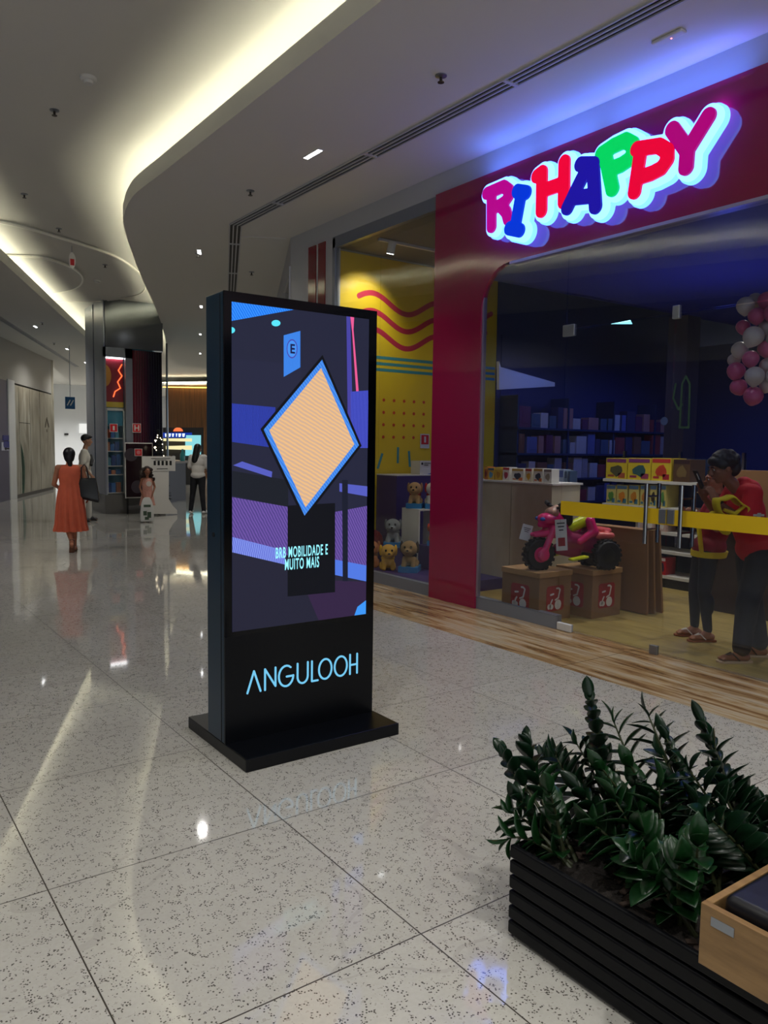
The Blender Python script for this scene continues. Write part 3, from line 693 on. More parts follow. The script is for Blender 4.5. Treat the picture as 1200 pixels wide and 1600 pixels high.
scr = MB().box(1.67, 2.495, YS - .001, YS + .001, .65, 2.31).build('screen', emis('screen_night_scene', (34, 36, 58), SE), ko, label='lit advertising screen')
cnt = [0]
CL = (1.67, 2.495, .65, 2.31)
def clip(poly):
    def cl(P, ins, inter):
        out = []
        for i in range(len(P)):
            a, b = P[i - 1], P[i]
            if ins(b):
                if not ins(a): out.append(inter(a, b))
                out.append(b)
            elif ins(a): out.append(inter(a, b))
        return out
    for ax, v, sg in ((0, CL[0], 1), (0, CL[1], -1), (1, CL[2], 1), (1, CL[3], -1)):
        def ins(p): return (p[ax] - v) * sg >= 0
        def inter(a, b):
            t = (v - a[ax]) / (b[ax] - a[ax]); return tuple(a[i] + (b[i] - a[i]) * t for i in (0, 1))
        poly = cl(poly, ins, inter)
        if not poly: break
    return poly
def scr_mat(name, col, col2=None, direction=0.0, freq=30, s=1.0):
    "screen colour, optionally with the soft moire stripes an LED panel shows"
    m = emis(name, col, SE * s)
    if col2:
        g = NG(m); b = g.nt.nodes['Principled BSDF']; geo = g.n('ShaderNodeNewGeometry'); mp = g.n('ShaderNodeMapping'); g.l(geo.outputs['Position'], mp.inputs[0])
        mp.inputs['Rotation'].default_value = (0, direction, 0)
        w = g.n('ShaderNodeTexWave'); g.l(mp.outputs[0], w.inputs['Vector']); w.bands_direction = 'X'; w.inputs['Scale'].default_value = freq; w.inputs['Distortion'].default_value = 2.0; w.inputs['Detail Scale'].default_value = 1.2
        g.l(g.mix(w.outputs['Fac'], lin(col), lin(col2)), b.inputs['Emission Color'])
    return m
def art(name, px, m, label=None):
    cnt[0] += 1; poly = clip([(lambda p: (p.x, p.z))(at(x, y, 1, YS)) for x, y in px])
    if len(poly) < 3: return
    y0 = YS - .001 - .0006 * cnt[0] / 6.0
    MB().prism(poly, y0 - .0002, y0, T=lambda u, v, w: (u, w, v)).build(name, m, scr, label=label)
def ellp(cx, cy, rx, ry, n=20): return [(cx + rx * math.cos(2 * PI * k / n), cy + ry * math.sin(2 * PI * k / n)) for k in range(n)]
art('dusk_glow', [(359, 600), (430, 610), (430, 700), (359, 690)], scr_mat('s1', (30, 42, 120), (52, 70, 190), 0, 40))
art('wall_panel', [(359, 560), (470, 570), (470, 640), (359, 630)], scr_mat('s2', (36, 38, 62)))
art('blue_canopy', [(359, 471), (459, 484), (359, 502)], scr_mat('s3', (10, 110, 235), (60, 150, 255), .6, 25))
art('ceiling_lamp', ellp(431, 505, 7, 5), scr_mat('s4', (90, 230, 250)))
art('ceiling_lamp', ellp(361, 516, 6, 5), scr_mat('s4', ()))
art('parking_sign', [(443, 524), (469, 517), (469, 574), (443, 589)], scr_mat('s5', (45, 120, 225), (70, 140, 235), 0, 40))
art('sign_ring', ellp(456, 545, 8.5, 15), scr_mat('s6', (70, 70, 170)))
art('sign_disc', ellp(456, 545, 7.2, 13), scr_mat('s7', (70, 145, 240)))
art('lilac_post', [(541, 494), (547, 495), (551, 660), (543, 660)], scr_mat('s8', (70, 66, 160)))
art('pink_pole', [(547, 495), (553, 496), (552, 515), (561, 622), (557, 624), (550, 520)], scr_mat('s9', (235, 90, 150)))
art('fence', [(548, 612), (575, 610), (575, 700), (548, 700)], scr_mat('s10', (40, 50, 150), (80, 90, 215), 0, 60))
art('pavement', [(359, 776), (450, 792), (450, 868), (359, 842)], scr_mat('s11', (74, 60, 130), (112, 84, 168), .5, 22))
art('kerb', [(359, 838), (445, 860), (445, 882), (359, 862)], scr_mat('s12', (86, 96, 205), (140, 160, 240), .2, 30))
art('shrub_bank', [(359, 735), (450, 750), (450, 792), (359, 774)], scr_mat('s13', (24, 28, 38)))
art('bench', [(364, 727), (378, 721), (425, 737), (424, 746)], scr_mat('s14', (84, 92, 190)))
art('pavement', [(522, 800), (575, 790), (575, 885), (522, 884)], scr_mat('s11', ()))
art('bench', [(530, 755), (575, 760), (575, 776), (530, 768)], scr_mat('s14', ()))
art('kerb', [(522, 874), (575, 884), (575, 909), (522, 900)], scr_mat('s15', (80, 120, 225)))
art('asphalt', [(359, 862), (445, 882), (575, 909), (575, 965), (359, 992)], scr_mat('s16', (34, 34, 52)))
art('wet_asphalt', [(470, 905), (575, 909), (575, 962), (500, 975)], scr_mat('s17', (50, 34, 66)))
art('dark_post', [(534, 750), (543, 750), (543, 908), (535, 908)], scr_mat('s18', (22, 26, 44)))
art('dark_block', [(449, 790), (523, 786), (523, 925), (449, 932)], scr_mat('s19', (9, 11, 20)))
art('blue_wedge', [(553, 962), (558, 948), (575, 935), (575, 962)], scr_mat('s21', (60, 150, 245)))
# a plain geometric rhombus stands in for the advertisement's figure, which is left out
def rhomb(name, k, m, label=None):
    cnt[0] += 1; c = at(489, 684, 1, YS); a = math.radians(-7); P = []
    for u, v in ((0, .375), (.265, 0), (0, -.375), (-.265, 0)): P.append((c.x + k * (u * math.cos(a) - v * math.sin(a)), c.z + k * (u * math.sin(a) + v * math.cos(a))))
    y0 = YS - .001 - .0001 * cnt[0]; MB().prism(clip(P), y0 - .0002, y0, T=lambda u, v, w: (u, w, v)).build(name, m, scr, label=label)
rhomb('rhombus_rim', 1.19, scr_mat('s19', ()))
rhomb('rhombus_border', 1.12, scr_mat('s22', (50, 120, 225), (80, 150, 240), .7, 20))
rhomb('rhombus_field', 1.0, scr_mat('s23', (240, 190, 130), (206, 172, 150), 1.1, 16), 'plain peach rhombus graphic')
TT = lambda x0, z0: (lambda u, v, w: (x0 + u, YS - .0065 - w, z0 + v))
p = at(456, 545, 1, YS); text_mesh('letter', 'E', .066, scr_mat('s24', (20, 30, 80)), TT(p.x, p.z - .023), scr, sx=.9, depth=.0003, bold=.002, align='CENTER')
M_cyan = emis('screen_caption', (150, 240, 255), 1.0)
p0 = at(423, 871, 1, YS); p1 = at(517, 862, 1, YS)
text_mesh('caption', 'BRB MOBILIDADE E', .080, M_cyan, TT((p0.x + p1.x) / 2, at(470, 868, 1, YS).z - .003), scr, sx=.41, depth=.0003, bold=.0014, align='CENTER', space=1.16)
text_mesh('caption', 'MUITO MAIS', .082, M_cyan, TT((p0.x + p1.x) / 2, at(470, 887, 1, YS).z - .003), scr, sx=.41, depth=.0003, bold=.0014, align='CENTER', space=1.16)
# ANGULOOH
W_, r_ = .69, .0052
x = 1.75; st = []
def U(cx, w, a0, a1, top=.12, bot=0.0, n=18, ry=None):
    rx = w / 2; ry = (top - bot) / 2 if ry is None else ry; cy = (top + bot) / 2
    return [(cx + rx * math.cos(a0 + (a1 - a0) * k / n), cy + ry * math.sin(a0 + (a1 - a0) * k / n)) for k in range(n + 1)]
h = .112
st += [([(0.004, 0), (.042, h), (.08, 0)], r_)]
st += [([(.106, 0), (.106, h), (.168, 0.012), (.168, h)], r_)]
st += [(U(.232, .088, .9, 2 * PI - .05, h, 0), r_), ([(.235, .052), (.276, .052)], r_)]
st += [([(.302, h), (.302, .038)] + U(.334, .064, PI, 2 * PI, .076, 0)[1:-1] + [(.366, .038), (.366, h)], r_)]
st += [([(.392, h), (.392, 0), (.430, 0)], r_)]
st += [(U(.478, .082, 0, 2 * PI, h, 0, 28), r_), (U(.580, .082, 0, 2 * PI, h, 0, 28), r_)]
st += [([(.642, 0), (.642, h)], r_), ([(.690, 0), (.690, h)], r_), ([(.642, .052), (.690, .052)], r_)]
curve_shape('lettering', sdf_loops(st, 0, .0025), .003, emis('sky_blue_lettering', (120, 205, 245), 0.85), lambda u, v, w: (1.75 + u, KY0 - .0125 - w, .314 + v), ko, label='light blue ANGULOOH lettering')

# ================================================================ PLANTER AND BENCH
M_slat = mat('anthracite_slat', (5, 6, 10), 0.5, spec=.2, var=.15, vscale=30)
pl = thing('planter', 'long low anthracite slatted planter box full of glossy plants', 'planter', (2.13, 0.75, 0))
mb = MB()
for k in range(6):
    z0 = .012 + k * .0515
    mb.box(1.78, 1.80, -0.6, 1.745, z0, z0 + .043).box(2.47, 2.49, -0.6, 1.745, z0, z0 + .043).box(1.80, 2.47, 1.725, 1.745, z0, z0 + .043).box(1.80, 2.47, -.6, -.58, z0, z0 + .043)
mb.build('slatted_box', M_slat, pl, bevel=.006, seg=2)
MB().box(1.80, 2.47, -.58, 1.725, .004, .27).build('liner', M_black, pl)
def soil_mat():
    return mat('dark_soil', (30, 24, 20), .95, var=.6, vscale=60, bump=.8, bscale=90)
mb = MB(); random.seed(3); nx, ny = 14, 44; vs = []
for i in range(nx + 1):
    for j in range(ny + 1): vs.append((1.802 + .666 * i / nx, -.578 + 2.30 * j / ny, .272 + random.uniform(0, .016)))
mb.add(vs, [(i * (ny + 1) + j, (i + 1) * (ny + 1) + j, (i + 1) * (ny + 1) + j + 1, i * (ny + 1) + j + 1) for i in range(nx) for j in range(ny)])
mb.build('soil', soil_mat(), pl)
M_bark = mat('dry_bark', (50, 36, 27), .9, var=.3)
random.seed(11); mb = MB()
for k in range(40):
    y = random.uniform(.9, 1.66); x = random.uniform(1.82, 2.0)
    mb.obox((x, y, .292 + random.uniform(0, .01)), (.035 * random.uniform(.5, 1.2), .018, .004), Matrix.Rotation(random.uniform(0, 3), 3, 'Z') @ Matrix.Rotation(random.uniform(-.4, .4), 3, 'X'))
tag(mb.build('bark_mulch', M_bark), 'brown bark mulch scattered on the planter soil', 'mulch', kind='stuff')
M_oak = wood('honey_oak', (112, 84, 50), (148, 116, 74), (9, 1.2, 9), .4)
bn = thing('bench', 'honey oak bench box with a black seat cushion on the planter edge', 'bench', (2.3, .5, .318))
BZ0, BZ1 = .318, .478
MB().box(1.745, 1.765, -.6, 1.045, BZ0, BZ1).box(1.765, 2.55, 1.025, 1.045, BZ0, BZ1).box(2.53, 2.55, -.6, 1.025, BZ0, BZ1).box(1.765, 2.53, -.6, 1.025, BZ0, BZ0 + .06).build('frame', M_oak, bn, bevel=.002)
cu = MB().box(1.775, 2.52, -.6, 1.008, BZ0 + .06, BZ1 + .030).build('cushion', mat('black_leatherette', (14, 14, 18), .38, bump=.25, bscale=14), bn, bevel=.025, seg=4, smooth=True)
MB().box(1.7425, 1.745, .955, 1.015, BZ1 - .045, BZ1 - .022).build('metal_tag', M_alu, bn)
M_leaf = mat('glossy_dark_leaf', (9, 32, 16), 0.3, spec=.35, var=.45, vscale=18)
M_leaf2 = mat('glossy_mid_leaf', (14, 46, 18), 0.3, spec=.35, var=.4, vscale=18)
M_stem = mat('green_brown_stem', (54, 60, 34), .5)
M_curl = mat('olive_old_leaf', (96, 80, 36), .5)
def leaf(mb, p, d, up, L, w):
    d = d.normalized(); s = d.cross(up).normalized(); n = s.cross(d).normalized(); rows = []
    prof = [0.10, .62, .93, 1.0, .98, .82, .50, 0.04]; m = len(prof) - 1
    for i, q in enumerate(prof):
        u = i / m; c = p + d * (L * u) - n * (L * .16 * u * u); hw = w / 2 * q
        rows.append([c - s * hw + n * hw * .35, c, c + s * hw + n * hw * .35])
    vs = [v for r in rows for v in r]; fs = []
    for i in range(m):
        for j in range(2): fs.append((i * 3 + j, i * 3 + j + 1, (i + 1) * 3 + j + 1, (i + 1) * 3 + j))
    under = [v - n * .0012 for v in vs]; k = len(vs)
    fs2 = [tuple(k + q for q in reversed(f)) for f in fs]
    edge = [r * 3 for r in range(m + 1)] + [m * 3 + 1] + [r * 3 + 2 for r in range(m, -1, -1)] + [1]
    fs3 = [(edge[i], edge[(i + 1) % len(edge)], k + edge[(i + 1) % len(edge)], k + edge[i]) for i in range(len(edge))]
    mb.add(vs + under, fs + fs2 + fs3)
def zz_plant(label, base, stems, leafm, seed, L=.084, W=.046, gap=.023):
    random.seed(seed); t = thing('zz_plant', label, 'plant', base, 0, 'glossy plants in the planter')
    st_ = MB(); lf = MB()
    for tip, bend, bare in stems:
        b = Vector(base) + Vector((random.uniform(-.03, .03), random.uniform(-.03, .03), 0)); tp = Vector(tip); mid = (b + tp) / 2 + Vector(bend)
        P = [b * (1 - u) ** 2 + mid * 2 * u * (1 - u) + tp * u * u for u in [k / 14 for k in range(15)]]
        st_.tube(P, [.0085 * (1 - .7 * k / 14) for k in range(15)], 7)
        Ls = sum((P[i + 1] - P[i]).length for i in range(14)); nl = max(3, int(Ls * (1 - bare) / gap)); side0 = Vector((random.uniform(-1, 1), random.uniform(-1, 1), 0)).normalized()
        for q in range(nl):
            u = bare + (1 - bare) * (q + .5) / nl; f = u * 14; i = min(13, int(f)); p = P[i].lerp(P[i + 1], f - i); ax = (P[i + 1] - P[i]).normalized()
            s = ax.cross(side0).normalized(); sg = 1 if q % 2 else -1
            d = (s * sg * 1.0 + ax * (.75 + random.uniform(-.15, .35)) + Vector((0, 0, random.uniform(-.25, .1)))).normalized()
            sc = (.75 + .5 * math.sin(PI * min(1, (q + 1) / nl))) * random.uniform(.85, 1.15)
            leaf(lf, p, d, ax if abs(ax.dot(d)) < .95 else Vector((0, 0, 1)), L * sc, W * sc)
        leaf(lf, P[-1], (P[-1] - P[-2]), s, L * .9, W * .9); leaf(lf, P[-1] - (P[-1] - P[-2]) * .5, (P[-1] - P[-2]) + s * .004, -s, L * .7, W * .8)
    st_.build('stem', M_stem, t, smooth=True); lf.build('foliage', leafm, t, smooth=True, angle=2.0)
    return t
def TP(x, y, X): p = at(x, y, 0, X); return tuple(p)
Zs = .275
zz_plant('tallest plant stem with curled top leaves, at the left middle of the planter', (2.12, 1.55, Zs), [(TP(922, 1090, 2.12), (0, 0, .03), .42), (TP(900, 1160, 2.2), (.03, .02, .02), .3), (TP(868, 1180, 2.05), (0, .05, 0), .3)], M_leaf, 1)
zz_plant('plant beside the tallest stem, leaning right with paired upright leaves', (2.2, 1.42, Zs), [(TP(958, 1125, 2.2), (0, .03, .03), .25), (TP(985, 1195, 2.1), (0, 0, .02), .2), (TP(940, 1200, 2.0), (0, 0, 0), .2)], M_leaf2, 2)
zz_plant('thin bare-stemmed plant leaning out over the left end of the planter', (1.95, 1.62, Zs), [(TP(790, 1180, 1.9), (0, .02, .02), .55), (TP(826, 1165, 2.0), (0, .04, .02), .35), (TP(812, 1250, 1.85), (0, .05, 0), .3)], M_leaf, 3)
zz_plant('low spreading plant hanging over the left corner of the planter', (1.90, 1.60, Zs), [(TP(800, 1270, 1.85), (0, .04, .05), .1), (TP(795, 1310, 1.80), (-.02, .03, .06), .1), (TP(860, 1240, 1.85), (0, 0, .03), .1), (TP(840, 1210, 2.0), (0, .03, .03), .1)], M_leaf2, 4, .090, .050)
zz_plant('plant with fine fan-like top leaves near the middle of the planter', (2.25, 1.30, Zs), [(TP(1012, 1115, 2.25), (0, .02, .03), .3), (TP(1040, 1150, 2.2), (0, 0, .02), .2), (TP(1035, 1180, 2.1), (0, 0, .02), .1)], M_leaf, 5, .085, .036)
zz_plant('broad-leaved plant at the front middle of the planter', (1.98, 1.33, Zs), [(TP(960, 1250, 1.95), (0, 0, .05), .1), (TP(1000, 1300, 1.88), (-.02, 0, .05), .1), (TP(930, 1290, 1.88), (-.02, .04, .04), .1), (TP(1030, 1230, 2.05), (0, 0, .02), .1)], M_leaf2, 6, .100, .058)
zz_plant('plant with narrow fanned leaves on the right of the planter', (2.3, 1.18, Zs), [(TP(1097, 1130, 2.3), (0, .02, .04), .25), (TP(1115, 1160, 2.3), (0, 0, .02), .25), (TP(1120, 1220, 2.2), (0, 0, .03), .15), (TP(1075, 1200, 2.1), (0, .02, .02), .15)], M_leaf, 7, .088, .038)
zz_plant('low bright-leaved plant at the front edge beside the oak bench', (1.92, 1.17, Zs), [(TP(1062, 1350, 1.83), (-.02, 0, .06), .1), (TP(1020, 1370, 1.83), (-.02, .03, .05), .1), (TP(1090, 1320, 1.9), (0, 0, .05), .1), (TP(1000, 1345, 1.84), (0, .02, .04), .15)], M_leaf2, 8, .105, .058)
zz_plant('plant leaning out to the right behind the oak bench', (2.28, 1.12, Zs), [(TP(1190, 1265, 2.35), (0, 0, .05), .15), (TP(1170, 1300, 2.2), (0, 0, .05), .1), (TP(1150, 1230, 2.35), (0, 0, .04), .15), (TP(1200, 1295, 2.3), (0, -.02, .05), .15), (TP(1110, 1280, 2.0), (0, 0, .04), .1)], M_leaf, 9, .095, .050)
zz_plant('dense plant at the centre of the planter, between the two fan-topped ones', (2.12, 1.22, Zs), [(TP(1050, 1230, 2.1), (0, 0, .03), .1), (TP(1085, 1260, 2.05), (0, 0, .03), .1), (TP(1010, 1240, 2.1), (0, 0, .03), .1), (TP(1130, 1265, 2.15), (0, 0, .03), .1), (TP(985, 1270, 2.0), (0, .02, .03), .1)], M_leaf, 10, .095, .05)
zz_plant('dense plant at the left middle, behind the front leaves', (2.05, 1.46, Zs), [(TP(905, 1235, 2.0), (0, 0, .03), .1), (TP(950, 1225, 2.1), (0, 0, .03), .1), (TP(880, 1280, 1.92), (0, .02, .03), .1), (TP(850, 1180, 2.2), (0, .03, .03), .2), (TP(925, 1175, 2.2), (0, 0, .03), .2)], M_leaf, 12, .095, .05)
cp = thing('plastic_cup', 'clear plastic cup left among the plants behind the bench', 'cup', (2.35, 1.16, .29))
MB().lathe([(.028, 0), (.036, .085), (.038, .085), (.038, .09), (.034, .09), (.026, .004)], n=20, cap=False).build('cup_wall', M_glass, cp, world=False, smooth=True)
# ================================================================ TOY STORE: DISPLAY WINDOW
YW = 8.62
def onY(px, py, y=YW): p = at(px, py, 1, y); return (p.x, p.z)
TY = lambda y0: (lambda u, v, w: (u, y0 - w, v))
M_wave = mat('raspberry_vinyl', (190, 40, 70), .5); M_teal = mat('teal_vinyl', (60, 140, 150), .5); M_dot = mat('orange_red_vinyl', (200, 70, 30), .5)
deco = thing('wall_decal', 'raspberry wavy lines, blue stripes and dots on the yellow shop wall', 'wall decal', (6.5, YW, 1.5))
for dz, x0 in ((0, 0), (-.23, -.35), (-.46, -.6)):
    pts = [(5.75 + x0 * .3 + .05 * k, 3.52 + dz + .11 * math.sin(2 * PI * (.05 * k + x0 * .3 + .08) / 1.15)) for k in range(48)]
    curve_shape('wavy_line', sdf_loops([(pts, .035)], 0, .012), .002, M_wave, TY(YW), deco)
for z in (2.78, 2.70, 2.62): MB().box(5.43, 8.2, YW - .002, YW, z, z + .04).build('blue_stripe', M_teal, deco)
for r in range(4):
    for c in range(7): MB().prism([(6.17 + .172 * c + .022 * math.cos(a * PI / 6), 2.24 - .165 * r + .022 * math.sin(a * PI / 6)) for a in range(12)], 0, .002, T=TY(YW)).build('dot', M_dot, deco)
for (x, z, an) in ((6.12, 1.42, .35), (6.42, 1.50, 0), (6.62, 1.45, -.1)): MB().obox((x, YW - .002, z), (.035, .003, .22), Matrix.Rotation(an, 3, 'Y')).build('teal_dash', M_teal, deco)
es = thing('safety_sign', 'red and white fire extinguisher sign on the yellow wall', 'sign', (6.9, YW - .01, 1.6))
MB().box(6.80, 6.96, YW - .014, YW - .006, 1.60, 1.80).build('plate', M_white, es)
MB().box(6.815, 6.945, YW - .016, YW - .014, 1.655, 1.785).build('red_field', mat('sign_red', ()), es)
MB().box(6.865, 6.895, YW - .018, YW - .016, 1.68, 1.765).build('extinguisher_mark', M_white, es)
M_pur = mat('purple_display_block', (62, 48, 104), .5); M_edge = mat('white_edge', (215, 212, 205), .5)
def block(label, x0, x1, y0, y1, z0, z1, m=None):
    t = thing('display_block', label, 'display block', ((x0 + x1) / 2, (y0 + y1) / 2, z0), 0)
    MB().box(x0, x1, y0, y1, z0, z1 - .012).build('body', m or M_pur, t, bevel=.003); MB().box(x0, x1, y0, y1, z1 - .012, z1).build('top_board', M_edge if z1 > .9 else (m or M_pur), t); return t
struct('floor_display', MB().box(5.36, 8.2, 6.4, 8.6, .006, .13), M_pur)
block('tall purple display block against the yellow wall', 6.02, 7.4, 8.1, 8.55, .13, 1.25)
block('low purple block carrying the grey plush animal', 5.66, 5.98, 7.72, 8.05, .13, .36)
block('purple display block with pale edges beside the red pillar', 5.92, 6.22, 7.25, 7.5, .13, .42)
ta = thing('display_table', 'small white acrylic table carrying two plush dogs', 'table', (6.35, 7.7, .13))
MB().box(6.00, 6.60, 7.6, 7.95, .82, .84).box(6.00, 6.02, 7.6, 7.95, .13, .82).box(6.35, 6.37, 7.6, 7.95, .13, .82).build('bent_sheet', M_edge, ta)
def rgbm(name, c, r=.6): return mat(name, c, r)
M_tray = mat('sky_blue_carton', (36, 120, 180), .5); M_eye = mat('black_eye', (8, 8, 8), .15)
def plush(label, loc, rz, s, c1, c2, c3, tray=True):
    t = thing('plush_dog', label, 'toy', loc, rz, 'plush animals in the shop window'); b0 = .045 if tray else 0
    f = lambda x, y, z: (x * s, y * s, z * s + b0)
    k = 'plush_%d_%d_%d' % c1; k2 = 'plush_%d_%d_%d' % c2; k3 = 'plush_%d_%d_%d' % c3
    R3 = lambda a, b, c: (a * s, b * s, c * s)
    blob('body', [('e', f(0, -.05, .28), R3(.22, .30, .24)), ('e', f(0, .12, .62), R3(.27, .25, .25)), ('e', f(0, .33, .55), R3(.13, .12, .10)),
                  ('c', f(-.13, .12, .30), f(-.15, .22, .06), .085 * s, .08 * s), ('c', f(.13, .12, .30), f(.15, .22, .06), .085 * s, .08 * s),
                  ('c', f(-.18, -.18, .15), f(-.20, .0, .06), .10 * s, .08 * s), ('c', f(.18, -.18, .15), f(.20, .0, .06), .10 * s, .08 * s), ('c', f(0, -.30, .2), f(0, -.42, .36), .05 * s, .04 * s)], .018 * max(s, .5), rgbm(k, c1, .9), t, 3)
    for sx in (-1, 1):
        MB().ell(f(sx * .25, .06, .66), R3(.06, .10, .19), n=10, m=7).build('ear', rgbm(k2, c2, .9), t, smooth=True, world=False)
        MB().ell(f(sx * .10, .345, .68), R3(.035, .02, .045), n=8, m=6).build('eye', M_eye, t, smooth=True, world=False)
    MB().ell(f(0, .445, .585), R3(.045, .03, .03), n=8, m=6).build('nose', M_eye, t, smooth=True, world=False)
    MB().ell(f(0, .0, .40), R3(.235, .22, .13), n=14, m=8).build('vest', rgbm(k3, c3, .8), t, smooth=True, world=False)
    if tray: MB().box(-.3 * s, .3 * s, -.38 * s, .34 * s, 0, .1 * s + .03).build('carton', M_tray, t, world=False)
    return t
def gp(px, py, z): p = at(px, py, 2, z); return (p.x, p.y, z)
def gx(px, py, X): p = at(px, py, 0, X); return tuple(p)
plush('tan plush dog with a red vest on the acrylic table, left one', (6.11, 7.82, .84), 2.3, .33, (176, 140, 96), (150, 110, 70), (150, 40, 44))
plush('white plush dog with red ears on the acrylic table, right one', (6.29, 7.70, .84), 2.6, .33, (205, 200, 192), (190, 30, 36), (170, 30, 40))
plush('grey plush dog sitting in a blue carton on the low purple block', (5.80, 7.86, .36), 2.4, .36, (132, 136, 140), (96, 100, 106), (120, 124, 128))
plush('brown plush dog with a dark navy vest in a blue carton near the glass', (5.66, 7.33, .13), 2.3, .38, (150, 122, 84), (60, 56, 54), (26, 34, 56))
plush('yellow plush dog sitting close to the glass', (5.52, 7.58, .13), 2.6, .36, (196, 150, 60), (220, 170, 20), (226, 176, 30), False)
plush('orange brown plush dog half hidden behind the kiosk edge', (5.48, 7.88, .13), 2.5, .38, (176, 110, 66), (150, 84, 48), (120, 84, 60), False)
plush('small pale grey plush dog beside the foot of the red pillar', (5.62, 6.66, .13), 2.4, .28, (170, 170, 172), (120, 120, 124), (150, 150, 154), False)
plush('small colourful plush dog on the block beside the red pillar', (6.05, 7.36, .42), 2.4, .26, (170, 120, 70), (200, 60, 40), (30, 110, 120))
plush('navy and white plush dog on top of the tall purple block', (6.98, 8.25, 1.25), 2.6, .30, (60, 74, 120), (180, 180, 190), (40, 60, 140), False)
bx = thing('toy_box', 'white and blue toy carton lying on the tall purple block', 'box', (6.66, 8.3, 1.25))
MB().box(6.48, 6.90, 8.2, 8.4, 1.25, 1.43).build('carton', M_edge, bx); MB().prism([(6.60, 1.252), (6.90, 1.252), (6.90, 1.39), (6.80, 1.35), (6.72, 1.28)], 0, .002, T=TY(8.2)).build('blue_swoosh', mat('cobalt_print', (20, 70, 160), .5), bx)
MB().box(6.50, 6.53, 8.197, 8.2, 1.38, 1.41).box(6.55, 6.66, 8.197, 8.2, 1.395, 1.405).box(6.55, 6.62, 8.197, 8.2, 1.37, 1.38).build('small_print', M_black, bx)
to = thing('toy_box', 'red arched toy carton at the left end of the shop window', 'box', (5.6, 8.2, .13))
MB().prism([(5.42, .13), (5.80, .13), (5.80, .42)] + [(5.61 + .19 * math.cos(a * PI / 8), .42 + .15 * math.sin(a * PI / 8)) for a in range(1, 8)] + [(5.42, .42)], 0, .22, T=TY(8.3)).build('carton', mat('dark_red_carton', (130, 20, 24), .5), to)
# track spotlight
ts = thing('track_spotlight', 'white track spotlight under the ceiling of the yellow shop window', 'light', (6.0, 7.9, 4.12))
MB().box(5.55, 8.0, 7.88, 7.92, 4.09, 4.12).build('track', M_white, ts)
p = at(612, 390, 1, 7.9)
MB().tube([(p.x, 7.9, 4.09), (p.x, 7.9, p.z + .05)], .012, 8).build('arm', M_white, ts); MB().tube([(p.x, 7.88, p.z + .10), (p.x, 7.93, p.z - .04)], .05, 16).build('lamp_head', M_white, ts, smooth=True)
MB().tube([(p.x, 7.93, p.z - .041), (p.x, 7.932, p.z - .048)], .042, 16).build('lens', M_lamp, ts)
downlight(p.x + .05, 8.0, p.z - .07, 40, (1, .95, .8), 1.5, .03, (.75, 0), 'track_spot'); downlight(6.6, 7.3, 4.0, 28, (1, .93, .78), 2.4, .05, (0, 0), 'display_spot')

# ================================================================ TOY STORE: FURNITURE AND GOODS
M_birch = wood('pale_birch_veneer', (176, 164, 136), (196, 186, 160), (1.2, 1.2, .5), .5)
ct = thing('cabinet', 'pale birch counter with a white top just inside the glass', 'cabinet', (6.5, 6.2, .0))
for k, (a, b) in enumerate(((5.70, 6.30), (6.31, 6.9))): MB().box(6.30, 6.32, a, b, .02, 1.22).build('door', M_birch, ct)
MB().box(6.32, 6.75, 5.70, 6.9, .006, 1.225).build('carcass', M_birch, ct); MB().box(6.28, 6.77, 5.68, 6.92, 1.225, 1.245).build('top', M_edge, ct)
random.seed(5)
def toy_box(label, x, y0, y1, z, h, d, cols, group, parts=True):
    t = thing('toy_box', label, 'box', (x + d / 2, (y0 + y1) / 2, z), 0, group)
    nm = 'card_%d_%d_%d' % cols[0]
    MB().box(x, x + d, y0, y1, z, z + h).build('carton', rgbm(nm, cols[0], .35), t, bevel=.002)
    if parts and len(cols) > 1:
        w = y1 - y0; k = 'card_%d_%d_%d' % cols[1]
        MB().box(x - .002, x, y0 + w * .04, y1 - w * .04, z + h * .80, z + h * .97).build('title_band', rgbm(k, cols[1], .35), t)
        if len(cols) > 2:
            k = 'card_%d_%d_%d' % cols[2]
            MB().prism([(( y0 + y1) / 2 + w * .3 * math.cos(a * .7 + y0), z + h * .42 + h * .26 * math.sin(a * .7 + y0) * (1 + .3 * math.sin(a * 2.1))) for a in range(9)], 0, .002, T=lambda u, v, w_: (x - w_, u, v)).build('picture', rgbm(k, cols[2], .35), t)
        if len(cols) > 3:
            k = 'card_%d_%d_%d' % cols[3]
            MB().box(x - .002, x, y0 + w * .08, y0 + w * .4, z + h * .06, z + h * .3).box(x - .002, x, y0 + w * .6, y0 + w * .9, z + h * .1, z + h * .2).build('small_picture', rgbm(k, cols[3], .35), t)
    return t
def boxes_row(X, ztop, items, group, d=.12):
    for label, x0, x1, yt, cols in items:
        a = at(x0, 750, 0, X).y; b = at(x1, 750, 0, X).y; zz = at((x0 + x1) / 2, yt, 0, X).z
        toy_box(label, X, min(a, b) + .003, max(a, b) - .003, ztop, max(.05, zz - ztop), d, cols, group)
